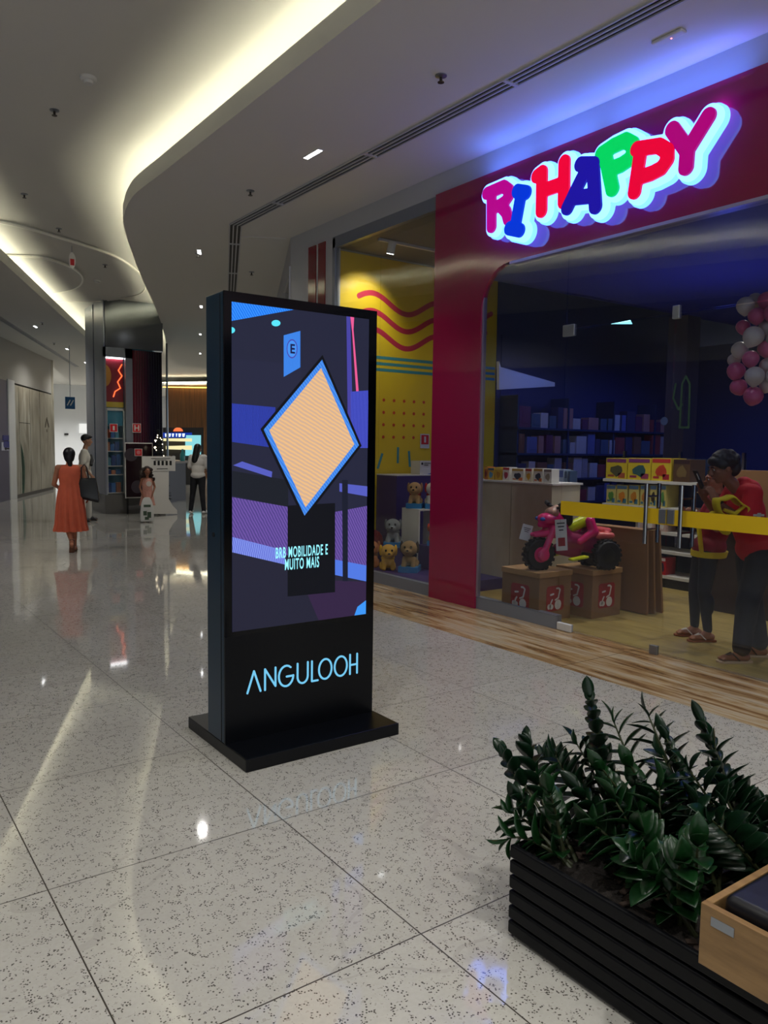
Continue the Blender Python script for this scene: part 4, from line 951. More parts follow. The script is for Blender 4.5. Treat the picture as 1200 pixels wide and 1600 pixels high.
boxes_row(6.36, 1.245, [
 ('orange brown toy box, first on the birch counter beside the pillar', 756, 762, 729, ((190, 110, 40), (230, 180, 60), (120, 40, 30))),
 ('yellow and blue toy box on the birch counter', 762, 772, 731, ((210, 170, 60), (60, 90, 120), (90, 150, 190))),
 ('plain mustard yellow toy box on the birch counter', 773, 784, 730, ((200, 160, 40), (220, 190, 90), (170, 120, 30))),
 ('white and red toy box with a round badge on the birch counter', 785, 796, 730, ((220, 214, 205), (190, 40, 50), (160, 50, 70))),
 ('white slanted car toy box on the birch counter, left of the two', 799, 818, 732, ((225, 222, 212), (190, 150, 60), (50, 56, 70), (200, 110, 50))),
 ('narrow yellow and white toy box between the white car boxes', 820, 831, 732, ((222, 214, 190), (190, 60, 40), (210, 160, 40))),
 ('white slanted car toy box on the birch counter, right of the two', 833, 848, 732, ((225, 222, 212), (190, 150, 60), (60, 66, 80), (200, 110, 50))),
 ('white toy box at the right end of the birch counter', 849, 862, 733, ((210, 208, 200), (120, 110, 100), (150, 140, 120)))], 'toy boxes on the birch counter')
dt = thing('display_table', 'low white display shelf to the right of the birch counter', 'table', (7.0, 5.55, .0))
MB().box(6.8, 7.2, 4.98, 5.95, .90, .93).build('shelf', M_edge, dt); MB().box(7.18, 7.2, 5.25, 5.95, .006, .9).build('back_panel', M_navyw, dt)
for y in (5.0, 5.90): MB().box(6.84, 6.87, y, y + .03, .006, .90).build('leg', M_edge, dt)
boxes_row(6.88, .93, [('tall blue and white toy box with small pictures, beside the birch counter', 856, 881, 733, ((150, 165, 190), (60, 80, 140), (40, 50, 90), (170, 60, 90))),
 ('first thin dark blue upright toy box behind the tricycle', 882, 886, 735, ((120, 140, 160), (40, 60, 90))), ('second thin dark blue upright toy box behind the tricycle', 887, 891, 736, ((60, 80, 110), (40, 60, 90)))], 'blue toy boxes')
# back wall shelving: three dim rows of goods
sh = thing('shelving_unit', 'long dark blue wall shelving with rows of toys at the back', 'shelf', (10.4, 8.4, .006))
M_dsh = mat('dark_blue_shelf', raw=(.012, .03, .09), rough=.5)
ZS = (.42, .80, 1.17, 1.55, 1.93)
for z in ZS: MB().box(8.3, 12.7, 8.2, 8.6, z - .03, z).build('shelf_board', M_dsh, sh)
for x in (8.3, 9.4, 10.5, 11.6, 12.67): MB().box(x, x + .03, 8.22, 8.6, .006, 2.4).build('upright', M_dsh, sh)
MB().box(8.3, 12.7, 8.585, 8.6, .006, 3.3).build('back_panel', M_navyw, sh)
pw = [onY(776, 565, 8.2), onY(776, 609, 8.2), onY(863, 604, 8.2), onY(863, 598, 8.2), onY(779, 574, 8.2)]
MB().prism(pw, 0, .05, T=TY(8.2)).build('white_canopy', M_edge, sh, label='white wedge shaped canopy')
ORD = 'first second third fourth fifth sixth seventh eighth ninth tenth eleventh twelfth thirteenth fourteenth fifteenth sixteenth seventeenth eighteenth nineteenth twentieth twenty-first twenty-second twenty-third twenty-fourth twenty-fifth twenty-sixth twenty-seventh twenty-eighth twenty-ninth thirtieth'.split()
random.seed(21); pal = [(150, 60, 60), (90, 100, 150), (160, 150, 150), (60, 60, 90), (120, 80, 60), (170, 120, 110), (70, 90, 110), (190, 180, 175), (100, 50, 80)]
pnames = ['brick red', 'slate blue', 'pale grey', 'dark indigo', 'brown', 'dusty pink', 'steel blue', 'off-white', 'plum']
for z, row in zip(ZS[1:], ('fourth', 'third', 'second', 'top')):
    x = 8.36; cnt_ = 0
    while x < 12.5:
        w = random.uniform(.10, .24); h = random.uniform(.16, .33); k = random.randrange(9); cnt_ += 1
        o = MB().box(x, x + w, 8.24, 8.4, z, z + h).prism([(x + w * .2, z + h * .2), (x + w * .8, z + h * .2), (x + w * .7, z + h * .7), (x + w * .3, z + h * .8)], 0, .004, T=TY(8.24))
        tag(o.build('toy_box', rgbm('dim_%d' % k, pal[k], .5), bevel=.002), '%s boxed toy, %s from the left on the %s row of the back shelving' % (pnames[k], ORD[cnt_ - 1], row), 'box', 'boxed toys on the %s row of the back shelving' % row); x += w + random.uniform(.01, .06)
# gondola in the middle
go = thing('gondola_shelf', 'white-lipped gondola shelf of boxed games behind the glass doors', 'shelf', (8.2, 5.6, .006))
GZ = (1.255, .945, .66, .44, .15); GY0, GY1 = 4.75, 6.38
for z in GZ: MB().box(7.98, 8.4, GY0, GY1, z - .035, z).build('shelf_board', M_edge, go)
MB().box(8.38, 8.42, GY0, GY1, .006, 1.52).build('back_panel', M_dsh, go); MB().box(8.0, 8.4, GY0, GY1, .006, .11).build('base', M_black, go)
for y in (GY0, 5.55, GY1 - .03): MB().box(8.36, 8.40, y, y + .03, .006, 1.6).build('upright', M_steel, go)
YEL = (222, 196, 50); PU = (130, 60, 120)
boxes_row(8.0, 1.255, [('yellow and purple game box, left of three on the top gondola shelf', 946, 979, 716, (YEL, PU, (90, 90, 60), (170, 90, 60))),
 ('yellow and purple game box, middle of three on the top gondola shelf', 980, 1016, 716, (YEL, PU, (60, 100, 100), (150, 60, 90))),
 ('yellow and red game box, right of three on the top gondola shelf', 1017, 1048, 716, (YEL, (200, 60, 60), (200, 70, 40), (180, 50, 60))),
 ('dim brown game box on the top gondola shelf, beyond the door joint', 1051, 1078, 718, ((90, 66, 44), (60, 40, 40), (120, 100, 60)))], 'large game boxes on the top gondola shelf', .3)
boxes_row(8.0, .945, [('blue topped yellow game box number %s from the left on the second gondola shelf' % n, a, b, 758, ((206, 190, 110), (90, 120, 150), c, (70, 120, 140))) for n, a, b, c in
 (('one', 948, 963, (90, 140, 60)), ('two', 964, 981, (210, 130, 40)), ('three', 983, 999, (200, 130, 40)), ('four', 1001, 1014, (190, 120, 50)), ('five', 1016, 1027, (60, 50, 30)), ('six', 1030, 1042, (90, 140, 70)))], 'small game boxes on the second gondola shelf', .25)
for n, (a, b) in zip(('leftmost', 'second', 'third', 'fourth', 'rightmost'), ((947, 966), (967, 986), (988, 1007), (1009, 1026), (1028, 1044))):
    boxes_row(8.0, .66, [('pale pink and white small box, %s on the third gondola shelf' % n, a, b, 809, ((200, 170, 160), (180, 60, 60), (230, 220, 210)))], 'small pink boxes on the third gondola shelf', .2)
for n, (a, b) in zip(('left', 'middle', 'right'), ((1010, 1022), (1023, 1034), (1035, 1046))):
    boxes_row(8.0, .15, [('red toy car box, %s of three on the bottom gondola shelf' % n, a, b, 872, ((190, 30, 40), (230, 220, 220), (40, 40, 60)))], 'red boxes on the bottom gondola shelf', .2)
# checkout counter and cardboard boxes
kt = thing('counter', 'dark service counter behind the people in the toy store', 'counter', (7.6, 4.2, .006))
MB().box(7.25, 7.8, 3.0, 4.55, .006, .94).build('body', mat('dark_brown_laminate', (52, 38, 34), .5), kt); MB().box(7.22, 7.83, 2.97, 4.58, .94, .97).build('top', mat('brown_top', (96, 74, 56), .4), kt)
M_card = mat('brown_cardboard', (146, 108, 70), .75, var=.08, vscale=3)
c1 = thing('cardboard_box', 'open cardboard box with a raised pale flap on the service counter', 'box', (7.45, 4.35, .97))
MB().box(7.28, 7.62, 4.15, 4.54, .97, 1.14).build('carton', M_card, c1); MB().obox((7.22, 4.35, 1.17), (.16, .38, .006), Matrix.Rotation(.35, 3, 'Y')).build('flap', mat('pale_cardboard', (206, 172, 116), .7), c1)
c1 = thing('cardboard_box', 'closed cardboard box stacked at the back of the service counter', 'box', (7.72, 4.25, .97))
MB().box(7.64, 7.8, 3.9, 4.5, .97, 1.42).build('carton', M_card, c1)
# structural pier inside
struct('wall_shop_pier', MB().box(9.6, 9.9, 6.35, 6.65, .006, 3.45), mat('taupe_pier', (62, 56, 66), .6))
# display cartons with tricycle emblem
def icon(parent, T, s=1.0):
    M_i = mat('red_print', (165, 36, 40), .5); M_w = mat('white_print', (222, 216, 206), .5)
    rr = [(x * s, y * s) for x, y in [(-.085, -.07), (-.07, -.085), (.07, -.085), (.085, -.07), (.085, .07), (.07, .085), (-.07, .085), (-.085, .07)]]
    MB().prism(rr, 0, .0015, T=T).build('emblem_ground', M_i, parent)
    ci = lambda cx, cy, rx, ry: [(s * (cx + rx * math.cos(a * PI / 8)), s * (cy + ry * math.sin(a * PI / 8))) for a in range(16)]
    T2 = lambda u, v, w: T(u, v, w + .0016)
    e = MB().prism(ci(.028, -.045, .032, .034), 0, .001, T=T2).prism(ci(-.036, -.055, .020, .018), 0, .001, T=T2).prism(ci(-.060, -.053, .014, .018), 0, .001, T=T2)
    e.build('emblem_wheels', M_w, parent)
    arc = [(s * (.028 + .075 * math.cos(a)), s * (-.058 + .075 * math.sin(a))) for a in [PI * .98 - .13 * k for k in range(6)]]
    lp = sdf_loops([(arc, .006 * s), ([(s * .030, s * .0), (s * .045, s * .055), (s * .030, s * .066), (s * .012, s * .066)], .006 * s), ([(-.045 * s, .026 * s), (-.018 * s, .030 * s)], .006 * s), ([(.0, -.012 * s), (.028 * s, .0)], .005 * s)], 0, .003)
    curve_shape('emblem_frame', lp, .001, M_w, T2, parent)
def trike_box(label, x0, x1, y0, y1, z1):
    t = thing('cardboard_box', label, 'box', ((x0 + x1) / 2, (y0 + y1) / 2, .006), group='emblem cartons under the tricycle')
    MB().box(x0 + .008, x1 - .008, y0 + .008, y1 - .008, .006, z1 - .01).build('carton', M_card, t)
    MB().box(x0, x1, y0, y1, z1 - .05, z1).build('lid', mat('tan_cardboard', (176, 134, 84), .7), t, bevel=.002)
    icon(t, lambda u, v, w: (x0 + .008 - w, (y0 + y1) / 2 - u, .215 + v), 1.4)
    icon(t, lambda u, v, w: ((x0 + x1) / 2 + u, y0 + .008 - w, .215 + v), 1.4)
trike_box('brown carton with red emblem nearest the pillar, under the front wheel', 5.31, 5.76, 4.92, 5.42, .47)
trike_box('brown carton with red emblem on the right, under the rear wheels', 5.86, 6.30, 4.76, 5.22, .47)
for k, (x, dx) in enumerate(((6.40, .0), (6.47, .03), (6.54, .06))):
    M = Matrix.Rotation(-.06 - .03 * k, 3, 'Y')
    tag(MB().obox((x + .05 + dx * .3, 4.98 - .02 * k, .43), (.028, .80, .83), M).build('cardboard_sheet', M_card, bevel=.003), ('flat cardboard sheet, %s of three leaning behind the tricycle' % ('front', 'middle', 'rear')[k]), 'cardboard', 'flattened cartons leaning behind the tricycle')

# ================================================================ TRICYCLE
tr = thing('toy_tricycle', 'pink and yellow electric toy tricycle standing on two cartons', 'toy motorbike', (5.78, 4.99, .47), math.radians(161.9)); tr.scale = (1.07, 1.07, 1.07)
M_pk = mat('hot_pink_plastic', (222, 40, 110), .22, coat=.3); M_pk2 = mat('deep_magenta_plastic', (150, 20, 80), .3); M_lime = mat('lime_yellow_plastic', (208, 214, 20), .35); M_tire = mat('black_tyre', (16, 17, 18), .6); M_dk = mat('dark_plastic', (24, 28, 26), .35)
def wheel(x, y, r, w, nm='wheel'):
    mb = MB(); Mx = Matrix.Rotation(PI / 2, 3, 'X')
    mb.lathe([(r * .55, -w / 2), (r * .9, -w / 2), (r, -w * .3), (r, w * .3), (r * .9, w / 2), (r * .55, w / 2)], (x, y, r), 28, Mx)
    for k in range(18):
        a = 2 * PI * k / 18; c = Vector((x + (r + .004) * math.cos(a), y, r + (r + .004) * math.sin(a))); c.z = max(c.z, .006)
        for sy in (-1, 1): mb.obox(c + Vector((0, sy * w * .22, 0)), (.028, w * .3, .014), Matrix.Rotation(-a - PI / 2 + .25 * sy, 3, 'Y'))
    o = mb.build(nm, M_tire, tr, world=False)
    MB().lathe([(r * .1, -w / 2 - .012), (r * .5, -w / 2 - .004), (r * .52, w / 2 + .004), (r * .1, w / 2 + .012)], (x, y, r), 20, Mx).build('hub', M_pk if x > 0 else M_dk, o, world=False, smooth=True)
wheel(.305, 0, .138, .10); wheel(-.30, .13, .130, .09); wheel(-.30, -.13, .130, .09)
blob('front_fork', [('c', (.30, .075, .14), (.20, .065, .37), .03, .03), ('c', (.30, -.075, .14), (.20, -.065, .37), .03, .03), ('e', (.30, .085, .14), (.06, .022, .06)), ('e', (.30, -.085, .14), (.06, .022, .06)), ('c', (.20, -.065, .37), (.20, .065, .37), .03, .03), ('c', (.2, 0, .37), (.17, 0, .47), .04, .03)], .009, M_pk, tr, 2)
blob('front_mudguard', [('c', (.36, -.03, .31), (.20, -.04, .33), .02, .035), ('c', (.36, .03, .31), (.20, .04, .33), .02, .035), ('c', (.20, 0, .33), (.13, 0, .30), .05, .03)], .009, M_pk, tr, 3)
blob('nose_fairing', [('e', (.235, 0, .45), (.085, .095, .055)), ('c', (.30, 0, .40), (.16, 0, .42), .025, .06), ('c', (.15, 0, .46), (.08, 0, .38), .06, .06)], .009, M_pk, tr, 3)
for sy in (-1, 1): MB().ell((.300, sy * .045, .452), (.022, .032, .018)).build('headlight', mat('blue_lens', (60, 90, 170), .15), tr, smooth=True, world=False)
blob('windscreen', [('e', (.185, 0, .505), (.062, .075, .045)), ('c', (.20, 0, .50), (.145, 0, .545), .05, .03)], .008, mat('floral_print', (176, 128, 108), .3, var=.7, vscale=45), tr, 2)
MB().tube([(.12, -.20, .575), (.145, -.10, .56), (.15, 0, .54), (.145, .10, .56), (.12, .20, .575)], .013, 10).build('handlebar', M_dk, tr, smooth=True, world=False)
for sy in (-1, 1): MB().tube([(.145, sy * .13, .565), (.115, sy * .225, .58)], .020, 10).build('grip', M_tire, tr, smooth=True, world=False)
blob('dark_cowl', [('e', (.06, -.02, .52), (.07, .08, .075)), ('e', (.04, 0, .45), (.06, .07, .08))], .010, M_dk, tr, 3)
blob('frame_body', [('c', (.12, 0, .38), (.02, 0, .26), .07, .08), ('c', (.02, 0, .26), (-.22, 0, .22), .09, .09), ('c', (-.05, 0, .16), (.12, 0, .18), .07, .05), ('c', (-.22, 0, .24), (-.20, 0, .34), .09, .07)], .011, M_pk2, tr, 3)
blob('seat', [('c', (.0, 0, .37), (-.13, 0, .42), .05, .055), ('c', (-.13, 0, .42), (-.18, 0, .475), .055, .035)], .009, M_lime, tr, 3)
blob('rear_fairing', [('c', (-.16, .06, .43), (-.20, .07, .33), .04, .05), ('c', (-.16, -.06, .43), (-.20, -.07, .33), .04, .05), ('c', (-.20, 0, .44), (-.22, 0, .34), .045, .06), ('c', (-.2, .08, .34), (-.05, .09, .25), .04, .03), ('c', (-.2, -.08, .34), (-.05, -.09, .25), .04, .03)], .010, M_pk, tr, 3)
blob('tail', [('c', (-.22, .0, .34), (-.40, 0, .33), .05, .03), ('c', (-.24, .09, .30), (-.36, .11, .30), .035, .03), ('c', (-.24, -.09, .30), (-.36, -.11, .30), .035, .03), ('c', (-.36, -.11, .30), (-.36, .11, .30), .03, .03)], .010, mat('coral_floral_panel', (226, 96, 92), .3, var=.4, vscale=30), tr, 3)
for sy in (-1, 1): MB().obox((.0, sy * .16, .115), (.17, .08, .022), Matrix.Rotation(.15, 3, 'Y')).build('footrest', M_lime, tr, bevel=.01, world=False, smooth=True)
MB().tube([(-.30, -.13, .13), (-.30, .13, .13)], .014, 10).build('rear_axle', M_dk, tr, world=False)
M_paper = mat('white_paper', (222, 220, 214), .7)
def tagpaper(label, c, w, h, tilt, red):
    t = thing('price_tag', label, 'price tag', c)
    Rz = Matrix.Rotation(math.radians(-35), 3, 'Z') @ Matrix.Rotation(tilt, 3, 'Y')
    MB().obox(c, (w, .002, h), Rz).build('paper', M_paper, t)
    if red: MB().obox(Vector(c) + Rz @ Vector((0, -.0022, -h * .22)), (w * .62, .001, w * .75), Rz).build('red_badge', mat('red_print', ()), t)
    mb = MB()
    for k in range(3): mb.obox(Vector(c) + Rz @ Vector((0, -.0022, h * (.38 - .11 * k) - (0 if red else h * .1))), (w * (.7 - .15 * k), .001, h * .035), Rz)
    mb.build('printed_lines', M_black, t)
p = at(822, 832, 0, 5.40); tagpaper('white price tag hanging in front of the tricycle front wheel', tuple(p), .10, .15, .25, False)
p = at(877, 836, 0, 5.52); tagpaper('tall white price tag with a red badge on the tricycle side', tuple(p), .105, .29, -.08, True)

# ================================================================ BALLOONS, STICKERS, STORE CEILING LIGHTS
M_bp = mat('pink_balloon', (200, 84, 128), .3); M_bw = mat('white_balloon', (200, 186, 180), .3)
bl = [(1165, 478, 14, 0, 0), (1182, 494, 13, 1, -.05), (1161, 511, 11, 1, .05), (1177, 526, 16, 0, -.08), (1156, 547, 13, 0, .04), (1173, 561, 13, 1, -.06), (1147, 563, 10, 0, .1), (1150, 580, 14, 1, 0),
      (1179, 588, 15, 0, -.08), (1154, 605, 13, 1, .02), (1177, 619, 15, 1, -.04), (1198, 470, 14, 1, .05), (1200, 512, 14, 0, .05), (1197, 545, 13, 1, 0), (1200, 572, 13, 0, .06), (1199, 600, 13, 0, .04), (1208, 490, 14, 1, -.05), (1212, 530, 14, 0, 0), (1212, 560, 13, 1, .1), (1210, 588, 13, 0, 0), (1180, 470, 12, 0, .12)]
bn_ = ['top left', 'upper front', 'upper left edge', 'big front', 'left middle', 'middle front', 'small left edge', 'left lower', 'large lower front', 'lower left', 'lowest', 'top', 'right upper', 'right middle', 'right lower', 'lower right', 'rear upper', 'rear middle', 'rear lower', 'rear bottom', 'rear top']
for (x, y, r, c, dx), nm in zip(bl, bn_):
    P = at(x, y, 0, 5.85 + dx); r_m = r / 1219.0 * (P - Vector((0, 0, 1.6))).dot(CF)
    t = thing('balloon', '%s %s balloon of the garland behind the glass door' % (nm, 'white' if c == 0 else 'pink'), 'balloon', tuple(P), random.uniform(0, 3), 'pink and white balloon garland')
    MB().lathe([(.02 * r_m, -1.18 * r_m), (.35 * r_m, -.98 * r_m), (.72 * r_m, -.66 * r_m), (.95 * r_m, -.25 * r_m), (r_m, .1 * r_m), (.9 * r_m, .48 * r_m), (.62 * r_m, .8 * r_m), (.3 * r_m, .96 * r_m), (.02 * r_m, 1.0 * r_m)], n=20, M=Matrix.Rotation(random.uniform(-.6, .6), 3, 'X')).build('skin', (M_bw, M_bp)[c], t, smooth=True, world=False)
M_green = mat('dim_green_vinyl', (30, 60, 44), .6); M_blue = mat('dim_blue_vinyl', (50, 66, 110), .6)
def onG(px, py): p = at(px, py, 0, GX0); return (p.y, p.z)
cs = thing('glass_sticker', 'green outlined cactus shaped sticker on the glass door', 'sticker', (GX0 - .002, 3.45, 2.0))
ck = [[(1056, 600), (1052, 622), (1060, 640), (1066, 632)], [(1062, 668), (1066, 600), (1072, 588), (1078, 600), (1076, 668)], [(1062, 668), (1076, 668)]]
curve_shape('outline', sdf_loops([([onG(*q) for q in s], .008) for s in ck], 0, .004), .0015, M_green, lambda u, v, w: (GX0 - w - .0005, u, v), cs)
rs = thing('glass_sticker', 'small round blue sticker on the glass door left of the cactus', 'sticker', (GX0 - .002, 3.6, 1.8))
c = onG(1038, 658); curve_shape('badge', sdf_loops([([c], .032)], 0, .004), .0015, M_blue, lambda u, v, w: (GX0 - w - .0005, u, v), rs)
for k, q in enumerate([[(815, 531), (841, 525), (841, 532)], [(853, 527), (865, 528), (853, 532)], [(953, 552), (987, 547), (987, 553)], [(955, 506), (985, 500), (988, 506)]]):
    pts = [at(x, y, 2, 3.449) for x, y in q]; c = sum(pts, Vector()) / 3
    t = thing('ceiling_light', 'cyan white triangular lit ceiling panel in the dark store, %s' % ('left one', 'small one beside the left', 'lower right one', 'upper right one')[k], 'light', tuple(c), 0, 'lit panels in the store ceiling')
    MB().prism([(p.x, p.y) for p in pts], 3.445, 3.449).build('diffuser', emis('cyan_panel', (150, 235, 250), 2.0), t)
for k, (x, y) in enumerate([(809, 536), (865, 543), (934, 555), (1132, 567)]):
    p = at(x, y, 2, 3.449) if y < 600 else at(x, y, 2, 3.2)
    t = thing('ceiling_light', 'tiny bright downlight in the dark store ceiling, %s from the left' % ('first', 'second', 'third', 'fourth')[k], 'light', tuple(p), 0, 'small downlights in the store')
    MB().ell((0, 0, -.01), (.05, .05, .02)).build('lens', M_lamp, t, smooth=True, world=False)
# ================================================================ MIRRORED BLOCK: MIRROR IMAGE OF A SHOP, BUILT SOLID
ds = thing('display_case', 'narrow lit blue toy display case in the mirrored block', 'display case', (5.48, 18.3, .44))  # solid case stands in for a shop mirrored in the cladding
M_bshelf = mat('teal_blue_panel', (52, 132, 158), .45)
MB().box(5.27, 5.70, 18.70, 18.72, .46, 2.42).build('back_panel', M_bshelf, ds)
for z in (.46, .88, 1.08, 1.42, 1.72, 2.02): MB().box(5.27, 5.70, 18.30, 18.70, z, z + .02).build('shelf', M_edge, ds)
MB().box(5.27, 5.30, 18.20, 18.26, .46, 2.42).box(5.66, 5.69, 18.20, 18.26, .46, 2.42).box(5.27, 5.69, 18.20, 18.26, 2.36, 2.42).build('frame', M_edge, ds)
MB().box(5.27, 5.69, 18.24, 18.26, 2.02, 2.36).build('header_panel', M_bshelf, ds); MB().box(5.265, 5.70, 18.125, 18.135, .45, 3.55).build('glass_pane', M_glass, ds)
random.seed(8); cpal = [(60, 110, 170), (200, 90, 60), (220, 214, 200), (40, 70, 130), (190, 120, 90), (90, 150, 170)]; cn = ['blue', 'orange red', 'white', 'dark blue', 'tan', 'pale teal']
for z, hh, nm in ((.48, .34, 'bottom'), (.90, .14, 'second'), (1.10, .26, 'third'), (1.44, .22, 'fourth'), (1.74, .24, 'top')):  # boxes put in for the mirrored shop shelves
    x = 5.31
    for pos in ('left', 'middle', 'right'):
        w = random.uniform(.08, .11); k = random.randrange(6); h = hh * random.uniform(.6, 1)
        tag(MB().box(x, x + w, 18.36, 18.48, z, z + h).prism([(x + w * .2, z + h * .3), (x + w * .8, z + h * .3), (x + w / 2, z + h * .8)], 0, .003, T=TY(18.36)).build('toy_box', rgbm('lit_%d' % k, cpal[k], .4), bevel=.004), '%s toy on the %s shelf of the blue display case, %s one' % (cn[k], nm, pos), 'box', 'toys in the blue display case'); x += w + .015
wp = thing('wall_poster', 'crimson poster with a glowing orange zigzag and a yellow disc', 'poster', (5.48, 18.28, 3.0))  # sheet added in place of a banner mirrored in the cladding
MB().box(5.27, 5.69, 18.27, 18.29, 2.48, 3.54).build('sheet', mat('crimson_print', (150, 24, 48), .5), wp)
MB().box(5.27, 5.69, 18.26, 18.27, 2.44, 2.56).build('yellow_band', mat('yellow_print', (222, 190, 60), .5), wp)
MB().prism([(5.27, 2.9)] + [(5.27 + .15 * math.cos(a), 3.15 + .25 * math.sin(a)) for a in [-PI / 2 + PI * k / 12 for k in range(13)]], 0, .003, T=TY(18.27)).build('yellow_disc', mat('ochre_print', (214, 150, 60), .5), wp)
curve_shape('zigzag_neon', sdf_loops([([(5.66, 3.42), (5.58, 3.28), (5.66, 3.16), (5.56, 3.02), (5.62, 2.88), (5.50, 2.80), (5.46, 2.68)], .012)], 0, .006), .02, emis('orange_neon', (255, 110, 60), 1.6), TY(18.27), wp)
MB().box(5.28, 5.68, 18.22, 18.27, 3.54, 3.58).build('lamp_strip', M_lamp, wp)
def hydrant_sign(x0, x1, z0, z1, y, label, mark):
    t = thing('safety_sign', label, 'sign', ((x0 + x1) / 2, y, z0))
    MB().box(x0, x1, y - .01, y, z0, z1).build('border', M_edge, t)
    b = .012; MB().box(x0 + b, x1 - b, y - .014, y - .01, z0 + b, z1 - b).build('red_field', mat('sign_red', ()), t)
    if mark == 'H': text_mesh('letter', 'H', (z1 - z0) * .85, M_edge, lambda u, v, w: ((x0 + x1) / 2 + u, y - .015 - w, z0 + (z1 - z0) * .22 + v), t, align='CENTER', bold=.004)
    elif mark == 'O': MB().prism([((x0 + x1) / 2 + .045 * math.cos(a), (z0 + z1) / 2 + .045 * math.sin(a)) for a in [PI * k / 8 for k in range(16)]], 0, .003, T=TY(y - .014)).build('round_mark', mat('pale_red_mark', (210, 130, 130), .5), t)
    else: MB().box((x0 + x1) / 2 - .022, (x0 + x1) / 2 + .022, y - .017, y - .014, z0 + .04, z1 - .05).build('extinguisher_mark', M_edge, t)
hydrant_sign(5.32, 5.50, 1.87, 2.06, 18.12, 'red fire extinguisher sign on the blue display case', 'E')
hydrant_sign(5.83, 6.03, 1.87, 2.08, 18.10, 'red hydrant sign with letter H on the wine curtain', 'H')
fb = thing('display_board', 'framed dark wine display board with two grey discs, by the girl', 'board', (5.94, 18.0, .0))
MB().box(5.62, 6.27, 18.0, 18.04, .36, 1.64).build('frame', M_edge, fb); MB().box(5.64, 6.25, 17.985, 18.0, .385, 1.615).build('panel', mat('black_wine_panel', raw=(.012, .002, .006), rough=.2), fb)
for cx, cz, rr, nm in ((5.76, 1.36, .15, 'disc'), (5.90, .62, .15, 'disc')): MB().prism([(cx + rr * math.cos(a), cz + rr * math.sin(a)) for a in [PI * k / 12 for k in range(24)]], 0, .004, T=TY(17.985)).prism([(cx + .03 * math.cos(a), cz + .03 * math.sin(a)) for a in [PI * k / 6 for k in range(12)]], 0, .008, T=TY(17.985)).build(nm, mat('dim_grey_disc', (58, 50, 58), .4), fb)
for x in (5.66, 6.20): MB().box(x, x + .03, 17.99, 18.04, .0, .36).build('leg', M_black, fb)
hydrant_sign(5.83, 6.01, 1.33, 1.50, 17.97, 'red alarm sign with a round mark on the wine display board', 'O')
# white totem sign
tt = thing('sign_stand', 'white floor sign stand with a wide board and a round foot', 'sign', (6.42, 17.3, 0))
def ty(px, py): p = at(px, py, 1, 17.3); return (p.x, p.z)
MB().prism([ty(*q) for q in [(222, 713), (274, 713), (274, 736), (222, 736)]], -.03, 0, T=TY(17.3)).build('board', M_edge, tt)
MB().prism([ty(*q) for q in [(238, 736), (264, 736), (264, 780), (238, 780)]], -.02, 0, T=TY(17.31)).build('post', M_edge, tt)
MB().prism([ty(*q) for q in [(236, 780), (264, 780), (270, 790), (277, 797), (277, 803), (236, 803)]], -.03, 0, T=TY(17.3)).build('foot', M_edge, tt)
mb = MB()
for k in range(5): q0 = ty(240 + k * 6.2, 720); q1 = ty(243.4 + k * 6.2, 727); mb.box(q0[0], q1[0], 17.295, 17.3, q1[1], q0[1])
for y, a, b in ((716, 236, 266), (718.5, 242, 260), (732, 245, 262)): q0 = ty(a, y); q1 = ty(b, y + .8); mb.box(q0[0], q1[0], 17.295, 17.3, q1[1], q0[1])
mb.build('dark_symbols', M_black, tt)
# small christmas tree
ct_ = thing('christmas_tree', 'dark christmas tree with small white lights behind the sign stand', 'tree', (6.30, 17.72, 0))
random.seed(4); mb = MB()
for k in range(420):
    z = random.uniform(.35, 1.95); R0 = .30 * (1 - (z - .3) / 1.75) + .02; a = random.uniform(0, 2 * PI); d = Vector((math.cos(a), math.sin(a), -.15))
    c = Vector((0, 0, z)); mb.tube([c + d * R0 * .2, c + d * R0], [.012, .003], 4)
mb.build('branches', mat('dark_fir', (16, 26, 24), .8), ct_, world=False)
MB().tube([(0, 0, 0), (0, 0, 1.95)], [.03, .008], 8).build('trunk', mat('dark_bark', (40, 30, 24), .9), ct_, world=False)
mb = MB()
for k in range(26):
    z = random.uniform(.9, 1.9); R0 = .30 * (1 - (z - .3) / 1.75) + .02; a = random.uniform(PI, 2 * PI); mb.ell((math.cos(a) * R0, math.sin(a) * R0, z), (.013,) * 3, n=6, m=4)
tag(mb.build('light_chain', emis('fairy_light', (255, 236, 200), 4), ct_, world=False), kind='stuff')
# ---------------------------------------------------------------- cafe to the right of the block
cf = thing('counter', 'dark navy cafe counter with a stone top, beyond the sign stand', 'counter', (8.0, 22.2, 0))
M_nv = mat('dark_navy_laminate', raw=(.006, .012, .035), rough=.35)
MB().prism([(7.72, 21.0), (8.6, 21.9), (8.9, 24.5), (8.4, 25)], 0, 1.08).build('body', M_nv, cf); MB().prism([(7.68, 20.95), (8.7, 21.8), (9.0, 24.6), (8.4, 25.1)], 1.08, 1.14).build('worktop', mat('brown_stone_top', (92, 80, 62), .3), cf)
gc = thing('steel_post', 'slim steel post rising from the cafe counter to the ceiling', 'post', (7.95, 21.6, 1.14)); MB().tube([(7.95, 21.6, 1.14), (7.95, 21.6, ZL)], .03, 10).build('post_tube', M_steel, gc, smooth=True)
def px_panel(name, label, cat, y, pts, th, m, sub=None):
    t = thing(name, label, cat, tuple(at(pts[0][0], pts[0][1], 1, y))); MB().prism([(lambda p: (p.x, p.z))(at(px, py, 1, y)) for px, py in pts], -th, 0, T=TY(y)).build('panel', m, t); return t
